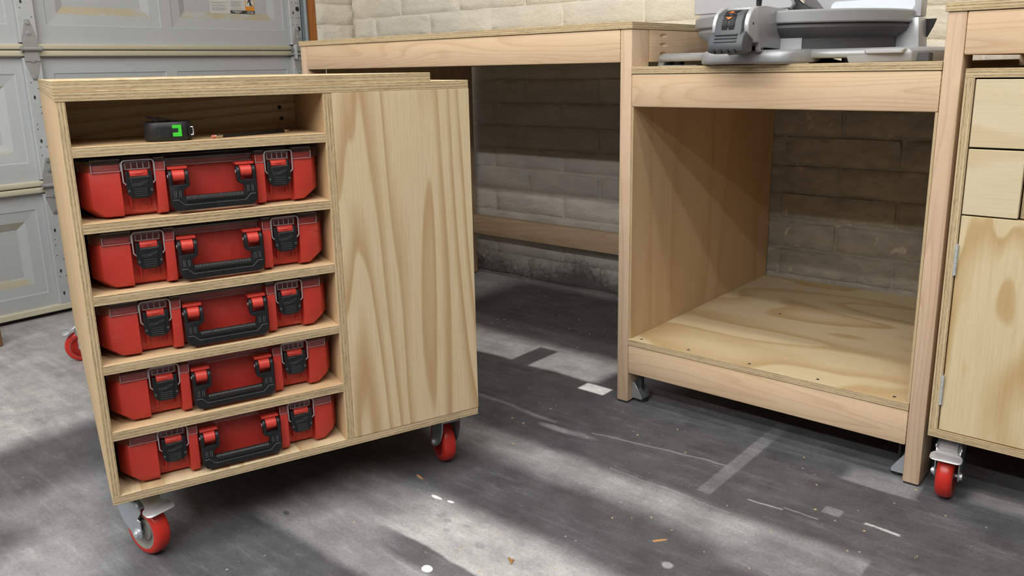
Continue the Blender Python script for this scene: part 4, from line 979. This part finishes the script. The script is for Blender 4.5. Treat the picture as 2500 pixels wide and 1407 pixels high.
for s, aa in ((1, 52), (-1, 34)):
    y, z = arc(aa); y2, z2 = arc(aa+s*9); 
    dirv = Vector((0, y2-y, z2-z))
    MB().add([(-0.0085, y-0.0025, z), (0.0085, y-0.0025, z), (0.0, y2-0.0025, z2), (-0.0085, y+0.003, z), (0.0085, y+0.003, z), (0.0, y2+0.003, z2)], [(0, 1, 2), (5, 4, 3), (0, 3, 4, 1), (1, 4, 5, 2), (2, 5, 3, 0)]).build('arrow_mark', 'orange', tw, smooth=0)
for x0, x1 in ((-0.0465, -0.034), (0.034, 0.0465)):
    MB().prism([(-0.385+0.052*math.cos(math.radians(a))*-1, 0.086+0.048*math.sin(math.radians(a))) for a in range(-20, 91, 10)]+[(-0.385, 0.05)], x0, x1, 'x').build('handle_bracket', 'alu_lt', ms, 0.002, smooth=40)
# fences
fn = MB().prism([(-0.331, 0.146), (-0.331, 0.215), (-0.060, 0.215), (-0.030, 0.160), (-0.036, 0.150)], 0.0, 0.022, 'y').prism([(-0.315, 0.132), (-0.315, 0.150), (-0.045, 0.150), (-0.045, 0.132)], 0.004, 0.04, 'y')
fl_ = fn.build('fence', 'alu_lt', ms, 0.002, smooth=40)
fr = MB().prism([(0.055, 0.140), (0.035, 0.165), (0.04, 0.21), (0.300, 0.21), (0.300, 0.110), (0.285, 0.110), (0.280, 0.121), (0.24, 0.121)], 0.0, 0.05, 'y')
fr.prism([(0.240, 0.030), (0.246, 0.060), (0.272, 0.085), (0.283, 0.108), (0.300, 0.108), (0.306, 0.030)], -0.015, 0.06, 'y')
frr = fr.build('fence', 'alu_lt', ms, 0.003, 2, smooth=40)
MB().prism(rrect(0.075, 0.285, 0.124, 0.158, 0.016, 6), -0.0012, 0.001, 'y').build('fence_decal', 'whitelab', frr, smooth=0)
MB().prism([(0.300, 0.155), (0.300, 0.185), (0.46, 0.185), (0.46, 0.155)], 0.02, 0.05, 'y').build('fence_extension', 'alu', frr, 0.002)
MB().prism([(0.300, 0.105), (0.325, 0.105), (0.318, 0.085), (0.306, 0.060), (0.300, 0.06)], 0.05, 0.056, 'y').build('rear_scale', 'blackm', frr, 0.001)
# rear arm and blade guard rising behind the fence
MB().lathe([(0.10, -0.012), (0.125, -0.012), (0.125, 0.012), (0.10, 0.012)], 30, Matrix.Translation((0.03, 0.06, 0.245)) @ Matrix.Rotation(math.radians(90), 4, 'X'), 0, math.radians(150), math.radians(390)).build('blade_guard', 'dkgrey2', ms, smooth=40)
MB().lathe([(0.0, -0.006), (0.100, -0.006), (0.104, 0.0), (0.100, 0.006), (0.0, 0.006)], 48, Matrix.Translation((0.05, 0.03, 0.250)) @ Matrix.Rotation(math.radians(90), 4, 'X')).build('clear_guard', 'clear', ms, smooth=40)
MB().prism([(-0.045, 0.134), (0.06, 0.134), (0.05, 0.26), (-0.03, 0.26)], 0.10, 0.19, 'y').build('pivot_housing', 'alu', ms, 0.006, 2)

# ------------------------------------------------------------------ loose bits on the floor
bo = board('timber_offcut', -2.15, -2.112, -1.07, -0.988, 0.0, 0.82, 'lumber', 'z', None, 'bronze', 0.003); tag(bo, 'dark brown timber board standing on edge in front of the garage door', 'board')
def chip(x, y, l, w, a, mat='chip', nm='wood_splinter', lab='', cat='splinter'):
    c = MB().loft([[(-l, -w, 0), (-l, w, 0), (-l, w*.6, 0.0012), (-l, -w*.6, 0.0012)], [(0, -w*1.2, 0), (0, w, 0), (0, w*.7, 0.002), (0, -w*.8, 0.0018)], [(l, -w*.5, 0), (l, w*.8, 0), (l, w*.5, 0.001), (l, -w*.3, 0.001)]]).build(nm, mat)
    c.location = (x, y, 0.0); c.rotation_euler = (0, 0, a); return tag(c, lab, cat)
chip(0.491, -0.577, 0.016, 0.003, math.radians(50), lab='small tan wood splinter on the dark floor in front of the middle bay')
chip(-0.118+0.0, -0.705, 0.014, 0.003, math.radians(-15), lab='small pale wood splinter on the floor near the far caster of the cart')
lf = MB(); rr = random.Random(4)
for k in range(5):
    a = k*1.3; c = Vector((rr.uniform(-.005, .005), rr.uniform(-.004, .004), 0.0006)); d = Vector((math.cos(a), math.sin(a), 0)); e = Vector((-d.y, d.x, 0))
    P_ = [c-d*.002, c+e*.003+d*.004+Vector((0, 0, .002)), c+d*.010, c-e*.003+d*.005+Vector((0, 0, .0015))]
    lf.add([tuple(p) for p in P_]+[tuple(p-Vector((0, 0, .0006))) for p in P_], [(0, 1, 2, 3), (7, 6, 5, 4), (0, 4, 5, 1), (1, 5, 6, 2), (2, 6, 7, 3), (3, 7, 4, 0)])
sd = MB(); rr = random.Random(12)
for k in range(190):
    if k < 120: x, y = rr.uniform(-1.25, -0.03), rr.uniform(0.10, 0.88)
    else: x, y = rr.uniform(-0.35, 0.95), rr.uniform(-0.95, 0.0)
    if -1.49 < x < -1.40 and y > 0.8: continue
    a = rr.uniform(0, 3.1); l = rr.uniform(.0012, .0042); w = l*rr.uniform(.35, .8); h = rr.uniform(.0005, .0014)
    T = Matrix.Translation((x, y, 0)) @ Matrix.Rotation(a, 4, 'Z')
    sd.add([(-l, -w, 0), (l, -w*.7, 0), (l*.8, w, 0), (-l*.7, w*.6, 0), (-l*.8, -w*.7, h), (l*.7, -w*.5, h), (l*.6, w*.7, h), (-l*.5, w*.4, h)], [(0, 3, 2, 1), (4, 5, 6, 7), (0, 1, 5, 4), (1, 2, 6, 5), (2, 3, 7, 6), (3, 0, 4, 7)], 0, T)
tag(sd.build('sawdust', 'dust', smooth=0), 'pale sawdust crumbs scattered over the dark floor', 'sawdust', kind='stuff')
lo = lf.build('dry_leaf', 'leaf', smooth=0); lo.location = (0.292, -0.832, 0); tag(lo, 'crumpled brown dry leaf on the pale floor patch at the bottom edge', 'leaf')
bpy.context.view_layer.update()
